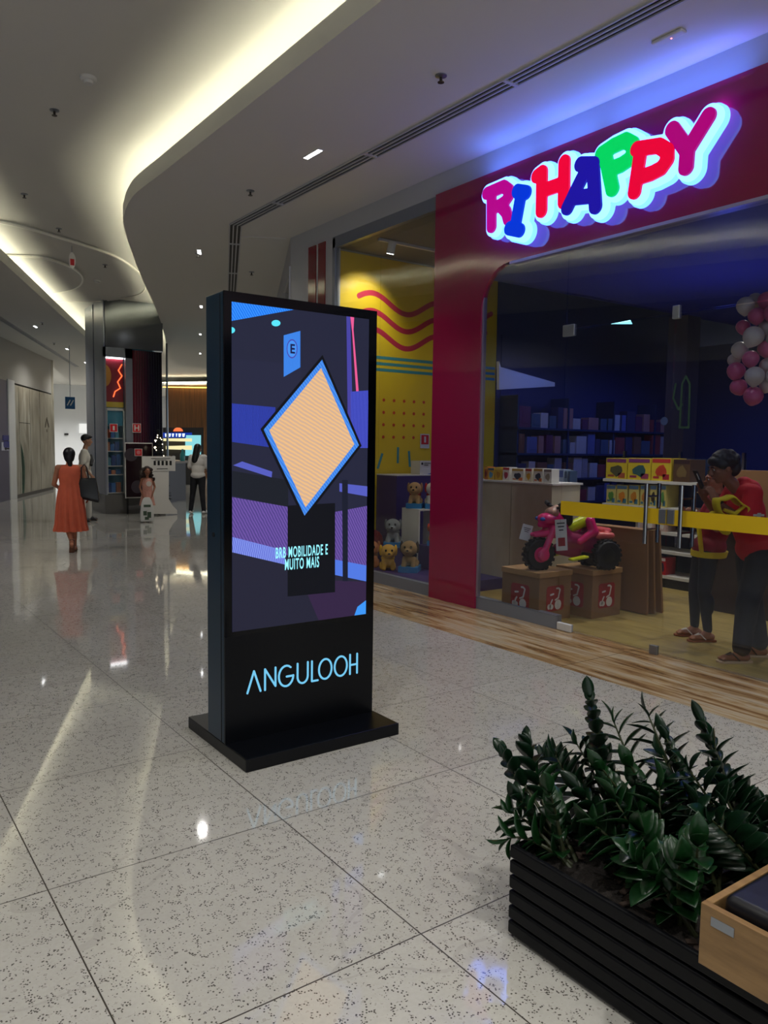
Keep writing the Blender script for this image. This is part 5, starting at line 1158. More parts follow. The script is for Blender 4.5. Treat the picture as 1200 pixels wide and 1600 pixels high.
px_panel('shop_sign', 'blue lit cafe sign band with white marks under the timber wall', 'sign', 30.3, [(256, 676), (300, 676), (300, 684), (256, 684)], .1, emis('deep_blue_sign', (16, 50, 150), 1))
t = thing('shop_sign', 'white glowing marks on the blue cafe sign band', 'sign', tuple(at(270, 680, 1, 30.28)))
mb = MB()
for k, (a, b) in enumerate(((258, 262), (264, 267), (269, 272), (275, 277), (279, 283), (285, 289))): mb.prism([(lambda p: (p.x, p.z))(at(px, py, 1, 30.28)) for px, py in [(a, 677.5), (b, 677.5), (b - 1, 682.5), (a + .5, 682.5)]], 0, .02, T=TY(30.30))
mb.build('glowing_marks', emis('white_glow', (210, 230, 255), 1.6), t)
px_panel('shop_sign', 'round orange illuminated sign over the cafe', 'sign', 30.3, [(279 + 7 * math.cos(a * PI / 7), 674 - 6 * math.sin(a * PI / 7)) for a in range(8)], .1, emis('orange_sign', (240, 120, 70), 1))
px_panel('light_shelf', 'long warm lit shelf behind the cafe counter, upper one', 'shelf', 30.2, [(258, 685), (300, 685), (300, 690), (258, 689)], .2, emis('warm_lit_shelf', (235, 225, 170), 1))
px_panel('light_shelf', 'long warm lit shelf behind the cafe counter, lower one', 'shelf', 30.2, [(262, 697), (300, 696), (300, 703), (262, 702)], .2, emis('warm_lit_shelf', ()))
px_panel('cafe_wall', 'dark back panel of the cafe', 'panel', 30.4, [(255, 668), (318, 668), (318, 768), (255, 776)], .1, mat('cafe_dark', (44, 40, 38), .5))
px_panel('lit_panel', 'tall cyan lit menu panel behind the dark-haired woman', 'screen', 30.28, [(291, 680), (314, 680), (314, 712), (291, 712)], .1, emis('cyan_menu', (130, 205, 212), 1))
t = thing('bottle', 'teal bottle standing on the cafe counter', 'bottle', (8.45, 21.75, 1.14))
MB().lathe([(.07, 0), (.075, .1), (.07, .2), (.03, .28), (.03, .34)], n=16).build('bottle_body', mat('teal_glass', (60, 140, 140), .1), t, smooth=True, world=False)
random.seed(2)
for k, px in enumerate((259, 268, 275, 283)):
    p = at(px, 713, 1, 21.95); t = thing('jar', 'small jar on the cafe counter, number %s from the left' % ('one', 'two', 'three', 'four')[k], 'jar', (p.x, 21.95 + .2 * k, 1.14), 0, 'jars on the cafe counter')
    MB().lathe([(.04, 0), (.045, .1), (.03, .14)], n=12).build('jar_body', rgbm('jar%d' % k, ((120, 110, 90), (170, 160, 140), (90, 70, 50), (150, 150, 150))[k], .3), t, smooth=True, world=False)
# lit slats of the far ceiling
for k, q in enumerate([[(293, 611), (301, 610), (303, 613), (295, 614)], [(296, 615), (312, 612), (313, 614), (298, 617)], [(307, 617), (321, 615), (321, 618), (309, 619)], [(290, 624), (299, 622), (299, 625), (291, 627)], [(302, 627), (315, 624), (315, 627), (303, 629)], [(314, 622), (321, 620), (321, 624), (315, 625)]]):
    pts = [at(x, y, 2, 4.42) for x, y in q]; c = sum(pts, Vector()) / 4
    t = thing('ceiling_light', 'white strip light in the far right ceiling cluster, %s' % ('first', 'second', 'third', 'fourth', 'fifth', 'sixth')[k], 'light', tuple(c), 0, 'far strip lights'); MB().prism([(p.x, p.y) for p in pts], 4.40, 4.425).build('diffuser', emis('strip_white', (255, 255, 255), 2), t)
# left building graphics
def onL(px, py):
    v = (px - 600) * CR + (py - 800) * CD + FPX * CF; n = Vector((Ln.x, Ln.y, 0)); t = (Vector((L1.x, L1.y, 0)) - Vector((0, 0, 1.6))).dot(n) / v.dot(n)
    P = Vector((0, 0, 1.6)) + v * t; return ((P - Vector((L1.x, L1.y, 0))).dot(Vector((Ld.x, Ld.y, 0))), P.z)
TL = lambda u, v, w: (L1.x + Ld.x * u - Ln.x * (w + .004), L1.y + Ld.y * u - Ln.y * (w + .004), v)
pm = thing('wall_mural', 'green palm leaf mural painted on the pale stone wall', 'mural', tuple(Vector(TL(2.0, 1.0, 0))))
M_palm = mat('palm_green_print', (58, 92, 74), .5)
mb = MB(); random.seed(6)
for k in range(9):
    a = math.radians(60 + 9 * k); L_ = 1.1 - .06 * k; c0 = onL(36, 772 - 7 * k); w = .10
    d = (math.cos(a) * .55, math.sin(a)); mb.prism([(c0[0] - w, c0[1]), (c0[0] + d[0] * L_ * .5 - w * .9, c0[1] + d[1] * L_ * .5), (c0[0] + d[0] * L_, c0[1] + d[1] * L_), (c0[0] + d[0] * L_ * .5 + w, c0[1] + d[1] * L_ * .45), (c0[0] + w, c0[1])], 0, .002, T=TL)
mb.build('palm_leaves', M_palm, pm)
lg = thing('wall_emblem', 'dark drop shaped emblem on the pale stone wall', 'sign', tuple(Vector(TL(5.0, 2.0, 0))))
c = onL(73, 664); c2 = onL(73, 653); c3 = onL(73, 675); curve_shape('emblem', sdf_loops([([c2, onL(70.5, 667)], .022), ([c2, onL(76, 667)], .022), ([onL(73, 673)], .05)], 0, .01), .01, mat('bronze', (70, 62, 52), .4), TL, lg)
for nm, lb, q, col in (('wall_sign', 'small blue sign on the mauve hoarding, far left', [(4, 680), (14, 680), (14, 688), (4, 688)], (30, 34, 120)), ('wall_sign', 'white arrow sign below the blue one on the mauve hoarding', [(2, 691), (20, 691), (20, 704), (2, 704)], (190, 190, 205))):
    t = thing(nm, lb, 'sign', tuple(Vector(TL(*onL(*q[0]), 0)))); MB().prism([onL(*p) for p in q], 0, .01, T=TL).build('plate', rgbm('hs%d' % col[0], col, .4), t)
    if col[0] > 100: curve_shape('arrow_mark', sdf_loops([([onL(7, 701), onL(15, 701)], .02), ([onL(8.5, 699.5), onL(6.5, 701), onL(8.5, 702.5)], .02)], 0, .01), .004, M_black, lambda u, v, w: TL(u, v, w + .011), t); curve_shape('oval_mark', sdf_loops([([onL(6, 694.5), onL(16, 694.5)], .09)], 0, .02), .004, rgbm('hs30', (), .4), lambda u, v, w: TL(u, v, w + .011), t)
# far white shop: exit sign and small details
px_panel('hanging_sign', 'white hanging board with dark marks in the far bright shop', 'sign', 45.9, [(124, 662), (139, 662), (139, 677), (124, 677)], .05, emis('lit_white_board', (225, 225, 220), 1))
px_panel('wall_sign', 'small dark plate on the far white wall, behind the woman in orange', 'sign', 45.9, [(101, 677), (107, 677), (107, 680), (101, 680)], .05, M_black)

# ================================================================ PEOPLE
def U3(v): return Vector(v).normalized()
def hand(w, d, n, side, k=1.0, curl=.5, gap=1.0):
    "palm, five separate fingers; w wrist, d finger direction, n palm normal, side +1/-1 where the thumb is"
    w = Vector(w); d = U3(d); n = U3(Vector(n) - d * Vector(n).dot(d)); s = d.cross(n).normalized()
    Mx = Matrix((s, d, n)).transposed(); P = [('e', w + d * .045 * k, (.040 * k, .055 * k, .016 * k), Mx), ('c', w - d * .01 * k, w + d * .03 * k, .024 * k, .026 * k)]
    for i, L in enumerate((.066, .076, .071, .056)):
        b = w + d * .082 * k + s * side * (.030 - .020 * i) * k * gap; p = b; dd = (d + s * side * (.10 - .07 * i) * gap).normalized(); seg = [.42, .32, .26]
        for j, f in enumerate(seg):
            a = curl * (.5 + .5 * j); d2 = (dd * math.cos(a) + n * math.sin(a)).normalized(); q = p + d2 * L * f * k; r0 = (.0092 - .0009 * j) * k; P.append(('c', p, q, r0, r0 - .0008 * k)); p = q; dd = d2
    b = w + d * .022 * k + s * side * .030 * k; t1 = b + (d * .6 + s * side * .65 + n * .35).normalized() * .036 * k; t2 = t1 + (d * .8 + s * side * .25 + n * .5).normalized() * .030 * k
    P += [('c', b, t1, .013 * k, .0105 * k), ('c', t1, t2, .0105 * k, .0085 * k)]
    return P
def head_prims(c, yaw=0.0, pitch=0.0, k=1.0):
    "head with brow, nose, lips, chin and ears; faces +y before turning"
    R = Matrix.Rotation(yaw, 3, 'Z') @ Matrix.Rotation(pitch, 3, 'X'); c = Vector(c); f = lambda x, y, z: c + R @ Vector((x, y, z)) * k
    E = lambda p, r: ('e', f(*p), [q * k for q in r], R)
    P = [E((0, -.012, .022), (.076, .094, .090)), E((0, .018, -.030), (.062, .074, .078)), E((0, .058, -.082), (.030, .028, .022)), E((0, .082, .032), (.052, .014, .012)),
         ('c', f(0, .088, .022), f(0, .108, -.016), .008 * k, .013 * k), E((0, .098, -.021), (.017, .012, .009)), E((0, .088, -.047), (.024, .011, .006)), E((0, .085, -.058), (.021, .011, .0065)),
         E((.036, .062, -.012), (.024, .020, .020)), E((-.036, .062, -.012), (.024, .020, .020))]
    for sx in (-1, 1): P.append(E((sx * .077, -.005, -.004), (.010, .019, .030)))
    return P, f, R
def face_parts(parent, f, R, k=1.0, col=(60, 30, 26)):
    for sx in (-1, 1):
        e = MB().ell(f(sx * .030, .083, .012), (.0125 * k, .007 * k, .0075 * k), R, n=10, m=6).build('eye', mat('eye_white', (225, 220, 212), .2), parent, smooth=True, world=False)
        MB().ell(f(sx * .030, .0885, .012), (.0058 * k, .003 * k, .0058 * k), R, n=8, m=5).build('pupil', M_eye, e, smooth=True, world=False)
        MB().tube([f(sx * .016, .092, .032), f(sx * .032, .092, .037), f(sx * .048, .083, .031)], [.003 * k, .0042 * k, .002 * k], 6).build('eyebrow', mat('dark_brow', (24, 16, 14), .8), parent, world=False)
    MB().tube([f(-.022, .092, -.0525), f(0, .0985, -.0515), f(.022, .092, -.0525)], [.002 * k, .0036 * k, .002 * k], 6).build('mouth', mat('lip_%d' % col[0], col, .5), parent, world=False)
def body_prims(J, k=1.0, feet=True):
    V = lambda n: Vector(J[n]); P = []
    ch, pe, nk = V('chest'), V('pelvis'), V('neck'); ax = (ch - pe).normalized(); rt = (V('shR') - V('shL')).normalized(); fw = ax.cross(rt) * -1
    Mt = Matrix((rt, rt.cross(ax) * -1, ax)).transposed()
    P += [('e', ch, (.150 * k, .100 * k, .17 * k), Mt), ('e', pe, (.155 * k, .115 * k, .12 * k), Mt), ('e', (ch + pe) / 2, (.125 * k, .090 * k, .20 * k), Mt)]
    P += [('c', nk - ax * .05 * k, V('head') - Vector((0, 0, .05 * k)), .052 * k, .046 * k), ('c', V('shL'), V('shR'), .052 * k, .052 * k)]
    for s in 'LR':
        P += [('c', V('sh' + s), V('el' + s), .048 * k, .036 * k), ('c', V('el' + s), V('wr' + s), .037 * k, .024 * k)]
        P += [('c', V('hip' + s), V('kn' + s), .082 * k, .054 * k), ('c', V('kn' + s), V('an' + s), .054 * k, .033 * k)]
        P += [('e', V('kn' + s) * .68 + V('an' + s) * .32 + Vector((0, -.018 * k, 0)), (.048 * k, .05 * k, .09 * k))]
        if feet:
            an, to = V('an' + s), V('to' + s); d = (to - an); d.z = 0; d = d.normalized() if d.length > 1e-4 else Vector((0, 1, 0))
            hl = an - d * .04 * k; hl.z = an.z - .045 * k; P += [('c', hl, to, .030 * k, .024 * k), ('c', an, (hl + to) / 2 + Vector((0, 0, .012 * k)), .034 * k, .030 * k)]
            sd = d.cross(Vector((0, 0, 1)))
            for q in range(5): P.append(('c', to + sd * (.018 - .009 * q) * 1.9 * k, to + sd * (.018 - .009 * q) * 1.9 * k + d * (.030 - .004 * abs(q - 1)) * k + Vector((0, 0, -.008 * k)), .0095 * k, .008 * k))
    return P
def limb(mbl, J, a, b, r0, r1): mbl.append(('c', Vector(J[a]), Vector(J[b]) if isinstance(b, str) else b, r0, r1))
def torso_cloth(J, k=1.0, ex=.014, hem=-.05, sleeve=.75, slr=.066):
    V = lambda n: Vector(J[n]); ch, pe = V('chest'), V('pelvis'); ax = (ch - pe).normalized(); rt = (V('shR') - V('shL')).normalized(); Mt = Matrix((rt, rt.cross(ax) * -1, ax)).transposed(); P = []
    P += [('e', ch, ((.150 * k + ex), .100 * k + ex, .17 * k), Mt), ('e', (ch + pe) / 2, (.135 * k + ex, .105 * k + ex, .22 * k), Mt), ('e', pe - ax * hem, (.158 * k + ex, .118 * k + ex, .12 * k), Mt), ('c', V('shL'), V('shR'), .056 * k + ex * .6, .056 * k + ex * .6)]
    for s in 'LR': P.append(('c', V('sh' + s), V('sh' + s).lerp(V('el' + s), sleeve), .054 * k + ex * .6, slr * k))
    return P
def leg_cloth(J, k=1.0, r=(.094, .066, .050), low=0.0):
    V = lambda n: Vector(J[n]); P = [('e', V('pelvis'), (.162 * k, .122 * k, .12 * k))]
    for s in 'LR': P += [('e', V('kn' + s) * .68 + V('an' + s) * .32 + Vector((0, -.018 * k, 0)), (.060 * k, .062 * k, .11 * k)), ('c', V('hip' + s), V('kn' + s), r[0] * k, r[1] * k), ('c', V('kn' + s), V('an' + s) + Vector((0, 0, low)), r[1] * k, r[2] * k)]
    return P
def sandal(parent, an, to, k, sole_c, strap_c, name='sandal', tilt=None):
    an, to = Vector(an), Vector(to); d = to - an; d.z = 0; d.normalize(); s = d.cross(Vector((0, 0, 1))); a = an - d * .075 * k; b = to + d * .045 * k; z0 = min(to.z, an.z) - .034 * k if tilt is None else tilt
    out = []
    for u, w in ((0, .022), (.1, .032), (.35, .030), (.6, .040), (.85, .042), (.97, .028), (1.0, .01)): out.append((u, w))
    L = (b - a).length; P = [a + d * L * u + s * w * k for u, w in out] + [a + d * L * u - s * w * k for u, w in reversed(out)]
    MB().prism([(p.x, p.y) for p in P], z0, z0 + .014 * k).build(name, rgbm('sole_%d_%d' % sole_c[:2], sole_c, .6), parent, world=False)
    m = b - d * .055 * k + Vector((0, 0, 0)); m.z = z0 + .03 * k; st_ = rgbm('strap_%d_%d' % strap_c[:2], strap_c, .5)
    MB().tube([a + d * .10 * k + s * .036 * k + Vector((0, 0, z0 + .02 * k - a.z)), m * .5 + (a + d * .1 * k + s * .036 * k) * .5 + Vector((0, 0, .052 * k + (z0 - a.z) * .5)), m + Vector((0, 0, .022 * k))], .006 * k, 6).tube([a + d * .10 * k - s * .036 * k + Vector((0, 0, z0 + .02 * k - a.z)), m * .5 + (a + d * .1 * k - s * .036 * k) * .5 + Vector((0, 0, .052 * k + (z0 - a.z) * .5)), m + Vector((0, 0, .022 * k))], .006 * k, 6).build('sandal_strap', st_, parent, world=False)
def skin(n, c): return mat('skin_' + n, c, .5, spec=.35)

# ---- woman in the orange dress, walking away
w1 = thing('person', 'woman in an orange pleated dress walking away with a black shoulder bag', 'person', (2.95, 12.05, 0), math.radians(-8))
J = dict(head=(0, .02, 1.42), neck=(0, 0, 1.29), chest=(0, 0, 1.12), pelvis=(0, 0, .84), shL=(-.155, 0, 1.24), shR=(.155, 0, 1.24), elL=(-.215, .02, 1.00), elR=(.235, -.02, 1.01), wrL=(-.14, .20, .94), wrR=(.26, .10, .84),
         hipL=(-.08, 0, .80), hipR=(.08, 0, .80), knL=(-.07, -.02, .45), knR=(.05, .03, .46), anL=(-.01, -.20, .17), anR=(.05, .02, .09), toL=(.0, -.12, .07), toR=(.07, .15, .035))
hp, f, R = head_prims(J['head'], -.1, 0, .93); SK1 = skin('tan', (176, 116, 86))
blob('body', hp + body_prims(J, .95) + hand(J['wrL'], (.3, .9, .1), (.8, -.3, -.2), 1, .95, .6) + hand(J['wrR'], (.05, .2, -1), (-1, 0, 0), -1, .95, .5), .009, SK1, w1, 3)
loft('dress', [(0, -.01, .31, .225, .20, 13, .13), (0, -.01, .42, .205, .185, 13, .12), (0, -.01, .60, .195, .17, 13, .10), (0, 0, .80, .178, .15, 13, .08), (0, 0, .93, .155, .13, 13, .06), (0, 0, 1.01, .140, .112, 13, .02), (0, 0, 1.10, .155, .118), (0, 0, 1.20, .160, .105), (0, -.0, 1.26, .150, .085), (0, 0, 1.285, .10, .06)], mat('orange_cotton', (206, 96, 66), .8, var=.15, vscale=12), w1, 88)
M_hair = mat('black_hair', (14, 12, 13), .45)
blob('hair', [('e', f(0, -.022, .035), (.086, .100, .092)), ('e', f(0, -.06, -.02), (.075, .06, .09)), ('c', f(0, -.085, -.05), f(.01, -.085, -.16), .045, .028)], .009, M_hair, w1, 3)
sandal(w1, J['anR'], J['toR'], .95, (110, 70, 50), (150, 100, 70)); 
MB().obox((-.005, -.17, .10), (.075, .03, .23), Matrix.Rotation(.35, 3, 'X')).build('sandal', rgbm('sole_110_70', ()), w1, bevel=.012, world=False, smooth=True)
bg_ = thing('handbag', 'large black shoulder bag carried by the woman in orange', 'bag', (3.17, 11.96, .80), math.radians(-25)); bg_.scale = (.86, .86, .86)
mb = MB(); vs = []
for z, hx, hy in ((0, .19, .05), (.04, .205, .075), (.16, .19, .065), (.30, .155, .035), (.34, .15, .025)): vs += [(-hx + .03 * (z < .1), -hy, z - .10 * 0), (hx, -hy, z - .09 * (z < .2)), (hx, hy, z - .09 * (z < .2)), (-hx + .03 * (z < .1), hy, z)]
mb.add(vs, [(4 * i + j, 4 * i + (j + 1) % 4, 4 * i + 4 + (j + 1) % 4, 4 * i + 4 + j) for i in range(4) for j in range(4)] + [(3, 2, 1, 0), (16, 17, 18, 19)])
M_bag = mat('black_bag_leather', (20, 24, 28), .35); mb.build('bag_body', M_bag, bg_, world=False, bevel=.015, smooth=True)
for yy in (-.03, .03): MB().tube([(-.09, yy, .33), (-.085, yy * .5, .52), (-.04, 0, .575), (0.0, yy * .5, .52), (.03, yy, .33)], .009, 8).build('strap', M_bag, bg_, smooth=True, world=False)

# ---- man in a white shirt, turned sideways
w2 = thing('person', 'man in a white t-shirt and pale trousers facing right, behind the woman in orange', 'person', (4.36, 16.6, 0), math.radians(-108))
J = dict(head=(0, .05, 1.66), neck=(0, 0, 1.50), chest=(0, 0, 1.30), pelvis=(0, 0, .95), shL=(-.18, 0, 1.43), shR=(.18, 0, 1.43), elL=(-.23, -.02, 1.15), elR=(.23, -.02, 1.15), wrL=(-.20, .12, .93), wrR=(.2, .14, .95),
         hipL=(-.09, 0, .90), hipR=(.09, 0, .90), knL=(-.1, .05, .50), knR=(.1, -.03, .5), anL=(-.1, .06, .09), anR=(.1, -.06, .09), toL=(-.11, .2, .035), toR=(.11, .08, .035))
hp, f, R = head_prims(J['head'], .15, -.15, 1.0); SK2 = skin('olive', (168, 124, 98))
blob('body', hp + body_prims(J, 1.0) + hand(J['wrL'], (0, .5, -.8), (.9, 0, 0), 1) + hand(J['wrR'], (0, .5, -.8), (-.9, 0, 0), -1), .010, SK2, w2, 3); face_parts(w2, f, R)
blob('shirt', torso_cloth(J, 1.0, .018), .011, mat('off_white_cotton', (206, 202, 188), .8), w2, 3)
blob('trousers', leg_cloth(J, 1.0, (.10, .075, .06)), .011, mat('pale_trousers', (190, 186, 176), .8), w2, 3)
blob('hair', [('e', f(0, -.03, .045), (.084, .098, .088)), ('e', f(0, .03, .085), (.07, .07, .035))], .010, M_hair, w2, 3)
for s in 'LR': a, b = Vector(J['an' + s]), Vector(J['to' + s]); blob('shoe', [('c', a + Vector((0, -.03, -.04)), b, .042, .036), ('c', a + Vector((0, 0, -.02)), (a + b) / 2, .045, .04)], .01, mat('black_shoe', (14, 14, 16), .4), w2, 2)
MB().tube([(-.1, .115, 1.36), (.0, .14, 1.25), (.1, .13, 1.16)], [.03, .035, .03], 8).build('dark_strap', M_black, w2, smooth=True, world=False)

# ---- little girl
w3 = thing('person', 'little girl with long curly hair in a floral dress facing the camera', 'person', (5.45, 16.0, 0), math.radians(170))
J = dict(head=(0, .01, 1.05), neck=(0, 0, .93), chest=(0, 0, .80), pelvis=(0, 0, .58), shL=(-.105, 0, .88), shR=(.105, 0, .88), elL=(-.15, .0, .72), elR=(.15, .0, .72), wrL=(-.09, .10, .58), wrR=(.12, .10, .58),
         hipL=(-.055, 0, .54), hipR=(.055, 0, .54), knL=(-.055, .01, .30), knR=(.055, .01, .30), anL=(-.055, 0, .07), anR=(.06, 0, .07), toL=(-.06, .085, .03), toR=(.07, .085, .03))
hp, f, R = head_prims(J['head'], 0, 0, .84)
blob('body', hp + body_prims(J, .62) + hand(J['wrL'], (.2, .3, -1), (.9, 0, 0), 1, .65, .7) + hand(J['wrR'], (-.2, .3, -1), (-.9, 0, 0), -1, .65, .7), .008, skin('warm', (158, 104, 78)), w3, 2); face_parts(w3, f, R, .84)
M_floral = mat('pink_floral_cotton', (206, 150, 134), .8, var=.35, vscale=40)
loft('dress', [(0, 0, .34, .155, .13, 9, .07), (0, 0, .46, .135, .115, 9, .05), (0, 0, .60, .11, .092, 9, .03), (0, 0, .68, .10, .08), (0, 0, .80, .11, .085), (0, 0, .88, .09, .06), (0, 0, .90, .05, .03)], M_floral, w3, 72)
MB().prism([(.055 * math.cos(a), .055 * math.sin(a)) for a in [PI * k / 7 for k in range(14)]], 0, .01, T=lambda u, v, w: (-.02 + u, .085 + w, .79 + v)).build('dress_patch', mat('white_patch', (225, 215, 205), .6), w3, world=False)
random.seed(9); hpz = [('e', f(0, -.025, .04), (.078, .082, .075))]
for k in range(46):
    a = random.uniform(PI * .98, PI * 2.02) if random.random() < .7 else random.choice((random.uniform(-.25, .2), random.uniform(2.95, 3.4))); rr = random.uniform(.07, .105); z = random.uniform(-.22, .06); hpz.append(('e', Vector(J['head']) + Vector((math.cos(a) * rr * (1 + .3 * (z < -.08)), math.sin(a) * rr * .9 - .01, z)), (.028,) * 3))
blob('curly_hair', hpz, .009, mat('brown_curly_hair', (44, 28, 22), .7), w3, 2)
for s in 'LR': sandal(w3, J['an' + s], J['to' + s], .62, (190, 180, 170), (220, 210, 200))
pb = thing('plastic_bag', 'white printed plastic bag held by the little girl', 'bag', (5.38, 15.83, .02), math.radians(-12))
mb = MB(); vs = []
for z, hx, hy in ((0, .125, .04), (.05, .135, .055), (.2, .13, .05), (.36, .115, .035), (.44, .09, .02), (.50, .05, .012)): vs += [(-hx, -hy, z), (hx, -hy, z), (hx, hy, z), (-hx, hy, z)]
mb.add(vs, [(4 * i + j, 4 * i + (j + 1) % 4, 4 * i + 4 + (j + 1) % 4, 4 * i + 4 + j) for i in range(5) for j in range(4)] + [(3, 2, 1, 0), (20, 21, 22, 23)])
mb.build('bag_body', mat('white_plastic_film', (212, 212, 208), .4), pb, world=False, bevel=.01, smooth=True)
MB().box(-.07, .07, -.057, -.052, .30, .35).box(-.08, -.01, -.062, -.056, .13, .22).box(.0, .075, -.062, -.056, .08, .20).box(-.05, .03, -.062, -.056, .04, .10).build('dark_print', mat('grey_green_print', (70, 90, 70), .6), pb, world=False)

# ---- woman with long black hair
w4 = thing('person', 'woman with long black hair, white shirt and black trousers seen from behind', 'person', (7.09, 17.30, 0), math.radians(-38))
J = dict(head=(0, .02, 1.52), neck=(0, 0, 1.38), chest=(0, 0, 1.20), pelvis=(0, 0, .88), shL=(-.155, 0, 1.32), shR=(.155, 0, 1.32), elL=(-.20, .02, 1.07), elR=(.21, .05, 1.07), wrL=(-.12, .2, .98), wrR=(.13, .24, .98),
         hipL=(-.085, 0, .84), hipR=(.085, 0, .84), knL=(-.13, .02, .47), knR=(.10, .0, .47), anL=(-.17, -.02, .09), anR=(.14, -.02, .09), toL=(-.18, .12, .035), toR=(.17, .12, .035))
hp, f, R = head_prims(J['head'], -.3, 0, .95)
blob('body', hp + body_prims(J, .95) + hand(J['wrL'], (.4, .8, .1), (.2, 0, -1), -1, .95) + hand(J['wrR'], (-.4, .8, .1), (-.2, 0, -1), 1, .95), .010, skin('olive', ()), w4, 3)
blob('shirt', torso_cloth(J, .97, .022, -.02, .85), .011, mat('white_cotton', (206, 202, 196), .8), w4, 3)
blob('trousers', leg_cloth(J, 1.0, (.098, .068, .052)), .011, mat('black_trousers', (14, 16, 24), .7), w4, 3)
blob('long_hair', [('e', f(0, -.02, .03), (.086, .10, .09)), ('c', f(0, -.05, .0), f(-.02, -.10, -.28), .078, .085), ('c', f(0, -.03, -.05), f(.0, -.09, -.25), .07, .06)], .011, M_hair, w4, 3)
for s in 'LR': a, b = Vector(J['an' + s]), Vector(J['to' + s]); blob('sneaker', [('c', a + Vector((0, -.035, -.05)), b, .038, .036), ('c', a + Vector((0, 0, -.02)), (a + b) / 2, .042, .04)], .01, mat('white_sneaker', (214, 212, 208), .5), w4, 2)

# ---- person in the red t-shirt inside the store
RZ = math.radians(54.4)
w5 = thing('person', 'person in a red t-shirt and black jeans holding a phone up, inside the store', 'person', (5.71, 3.215, .006), RZ)
J = dict(head=(0, .185, 1.475), neck=(0, .075, 1.355), chest=(0, -.005, 1.16), pelvis=(0, -.10, .86), shL=(-.165, .025, 1.295), shR=(.165, .03, 1.295), elL=(-.205, .06, 1.065), elR=(.19, .10, 1.06), wrL=(-.115, .275, 1.225), wrR=(.075, .29, 1.25),
         hipL=(-.085, -.10, .83), hipR=(.085, -.09, .83), knL=(-.095, -.01, .46), knR=(.085, -.12, .46), anL=(-.10, .02, .085), anR=(.08, -.20, .085), toL=(-.105, .155, .036), toR=(.09, -.08, .036))
hp, f, R = head_prims(J['head'], .0, -.32, 1.0); SK5 = skin('brown', (150, 98, 72))
blob('body', hp + body_prims(J, 1.0) + hand(J['wrL'], (.25, .35, .9), (.75, .3, -.3), -1, 1.0, .55) + hand(J['wrR'], (-.2, .25, .95), (-.8, .35, -.2), 1, 1.0, .55), .0065, SK5, w5, 2)
face_parts(w5, f, R, 1.0, (120, 66, 60))
M_redt = mat('red_jersey', (205, 16, 28), .75, bump=.15, bscale=9)
tc_ = torso_cloth(J, 1.04, .020, -.01, .86, .084) + [('e', (0, -.12, .85), (.176, .142, .085)), ('c', (-.0, -.02, 1.3), (0, .02, 1.345), .095, .07)]
ts_ = blob('t_shirt', tc_, .009, M_redt, w5, 4)
MB().box(-.2915, -.289, -.005, .075, 1.135, 1.15).box(-.2915, -.289, .02, .045, 1.125, 1.158).build('sleeve_print', M_edge, w5, world=False)
random.seed(14); tufts = []
for q in range(110):
    a = random.uniform(0, 2 * PI); e = random.uniform(.0, 1.45); rr = math.cos(e)
    if math.sin(a) > .35 and e < .55: continue
    tufts.append(('e', f(.088 * rr * math.cos(a), -.025 + .104 * rr * math.sin(a), .040 + .090 * math.sin(e)), (.015, .017, .014)))
blob('jeans', leg_cloth(J, 1.02, (.108, .084, .068), .03), .010, mat('black_denim', (20, 23, 30), .8, bump=.2, bscale=12), w5, 3)
blob('hair', [('e', f(0, -.028, .045), (.092, .108, .092)), ('e', f(0, .03, .062), (.080, .070, .044)), ('e', f(0, -.075, -.015), (.076, .055, .075)), ('e', f(-.06, .0, .035), (.03, .065, .045)), ('e', f(.06, .0, .035), (.03, .065, .045))] + tufts, .0065, mat('brown_black_hair', (30, 24, 24), .5, var=.4, vscale=60), w5, 2)
MB().lathe([(.034, -.014), (.036, 0), (.034, .014)], (Vector(J['wrL']) - Vector((.0, .02, .014))), 18, Matrix.Rotation(-.9, 3, 'X')).build('wrist_watch', M_black, w5, smooth=True, world=False)
for s in 'LR': sandal(w5, J['an' + s], J['to' + s], 1.08, (206, 176, 140), (60, 44, 36))
def rel(p, base=(5.71, 3.215, .006), rz=RZ): v = Matrix.Rotation(rz, 3, 'Z') @ Vector(p); return (base[0] + v.x, base[1] + v.y, base[2] + v.z)
ph = thing('phone', 'dark phone held up in front of the face by the person in red', 'phone', rel((-.015, .372, 1.385)), RZ)
Mp = Matrix.Rotation(-.45, 3, 'X')
MB().obox((0, 0, 0), (.075, .010, .155), Mp).build('case', M_black, ph, world=False, bevel=.004); MB().obox(Mp @ Vector((0, -.006, 0)), (.068, .002, .146), Mp).build('screen', mat('phone_glass', (30, 32, 40), .05), ph, world=False)
MB().obox(Mp @ Vector((-.030, .0065, .03)), (.01, .003, .05), Mp).build('white_strip', M_edge, ph, world=False)

# ---- second person hidden behind
w6 = thing('person', 'person in dark leggings and a red shirt with yellow hem, behind the one in red', 'person', (6.04, 3.76, .006), math.radians(50))
J = dict(head=(0, -.09, 1.37), neck=(0, -.13, 1.25), chest=(0, -.13, 1.07), pelvis=(0, -.05, .80), shL=(-.145, -.13, 1.19), shR=(.145, -.13, 1.19), elL=(-.18, -.05, .97), elR=(.18, -.03, .97), wrL=(-.12, .07, 1.05), wrR=(.10, .08, 1.05),
         hipL=(-.08, -.03, .76), hipR=(.08, -.03, .76), knL=(-.09, .0, .42), knR=(.09, .02, .42), anL=(-.10, -.04, .085), anR=(.08, .01, .085), toL=(-.11, .08, .036), toR=(.09, .13, .036))
hp, f, R = head_prims(J['head'], 0, -.2, .93)
blob('body', hp + body_prims(J, .93) + hand(J['wrL'], (.2, .8, .4), (.8, 0, 0), -1, .93) + hand(J['wrR'], (-.2, .8, .4), (-.8, 0, 0), 1, .93), .008, skin('tan', ()), w6, 3); face_parts(w6, f, R, .93)
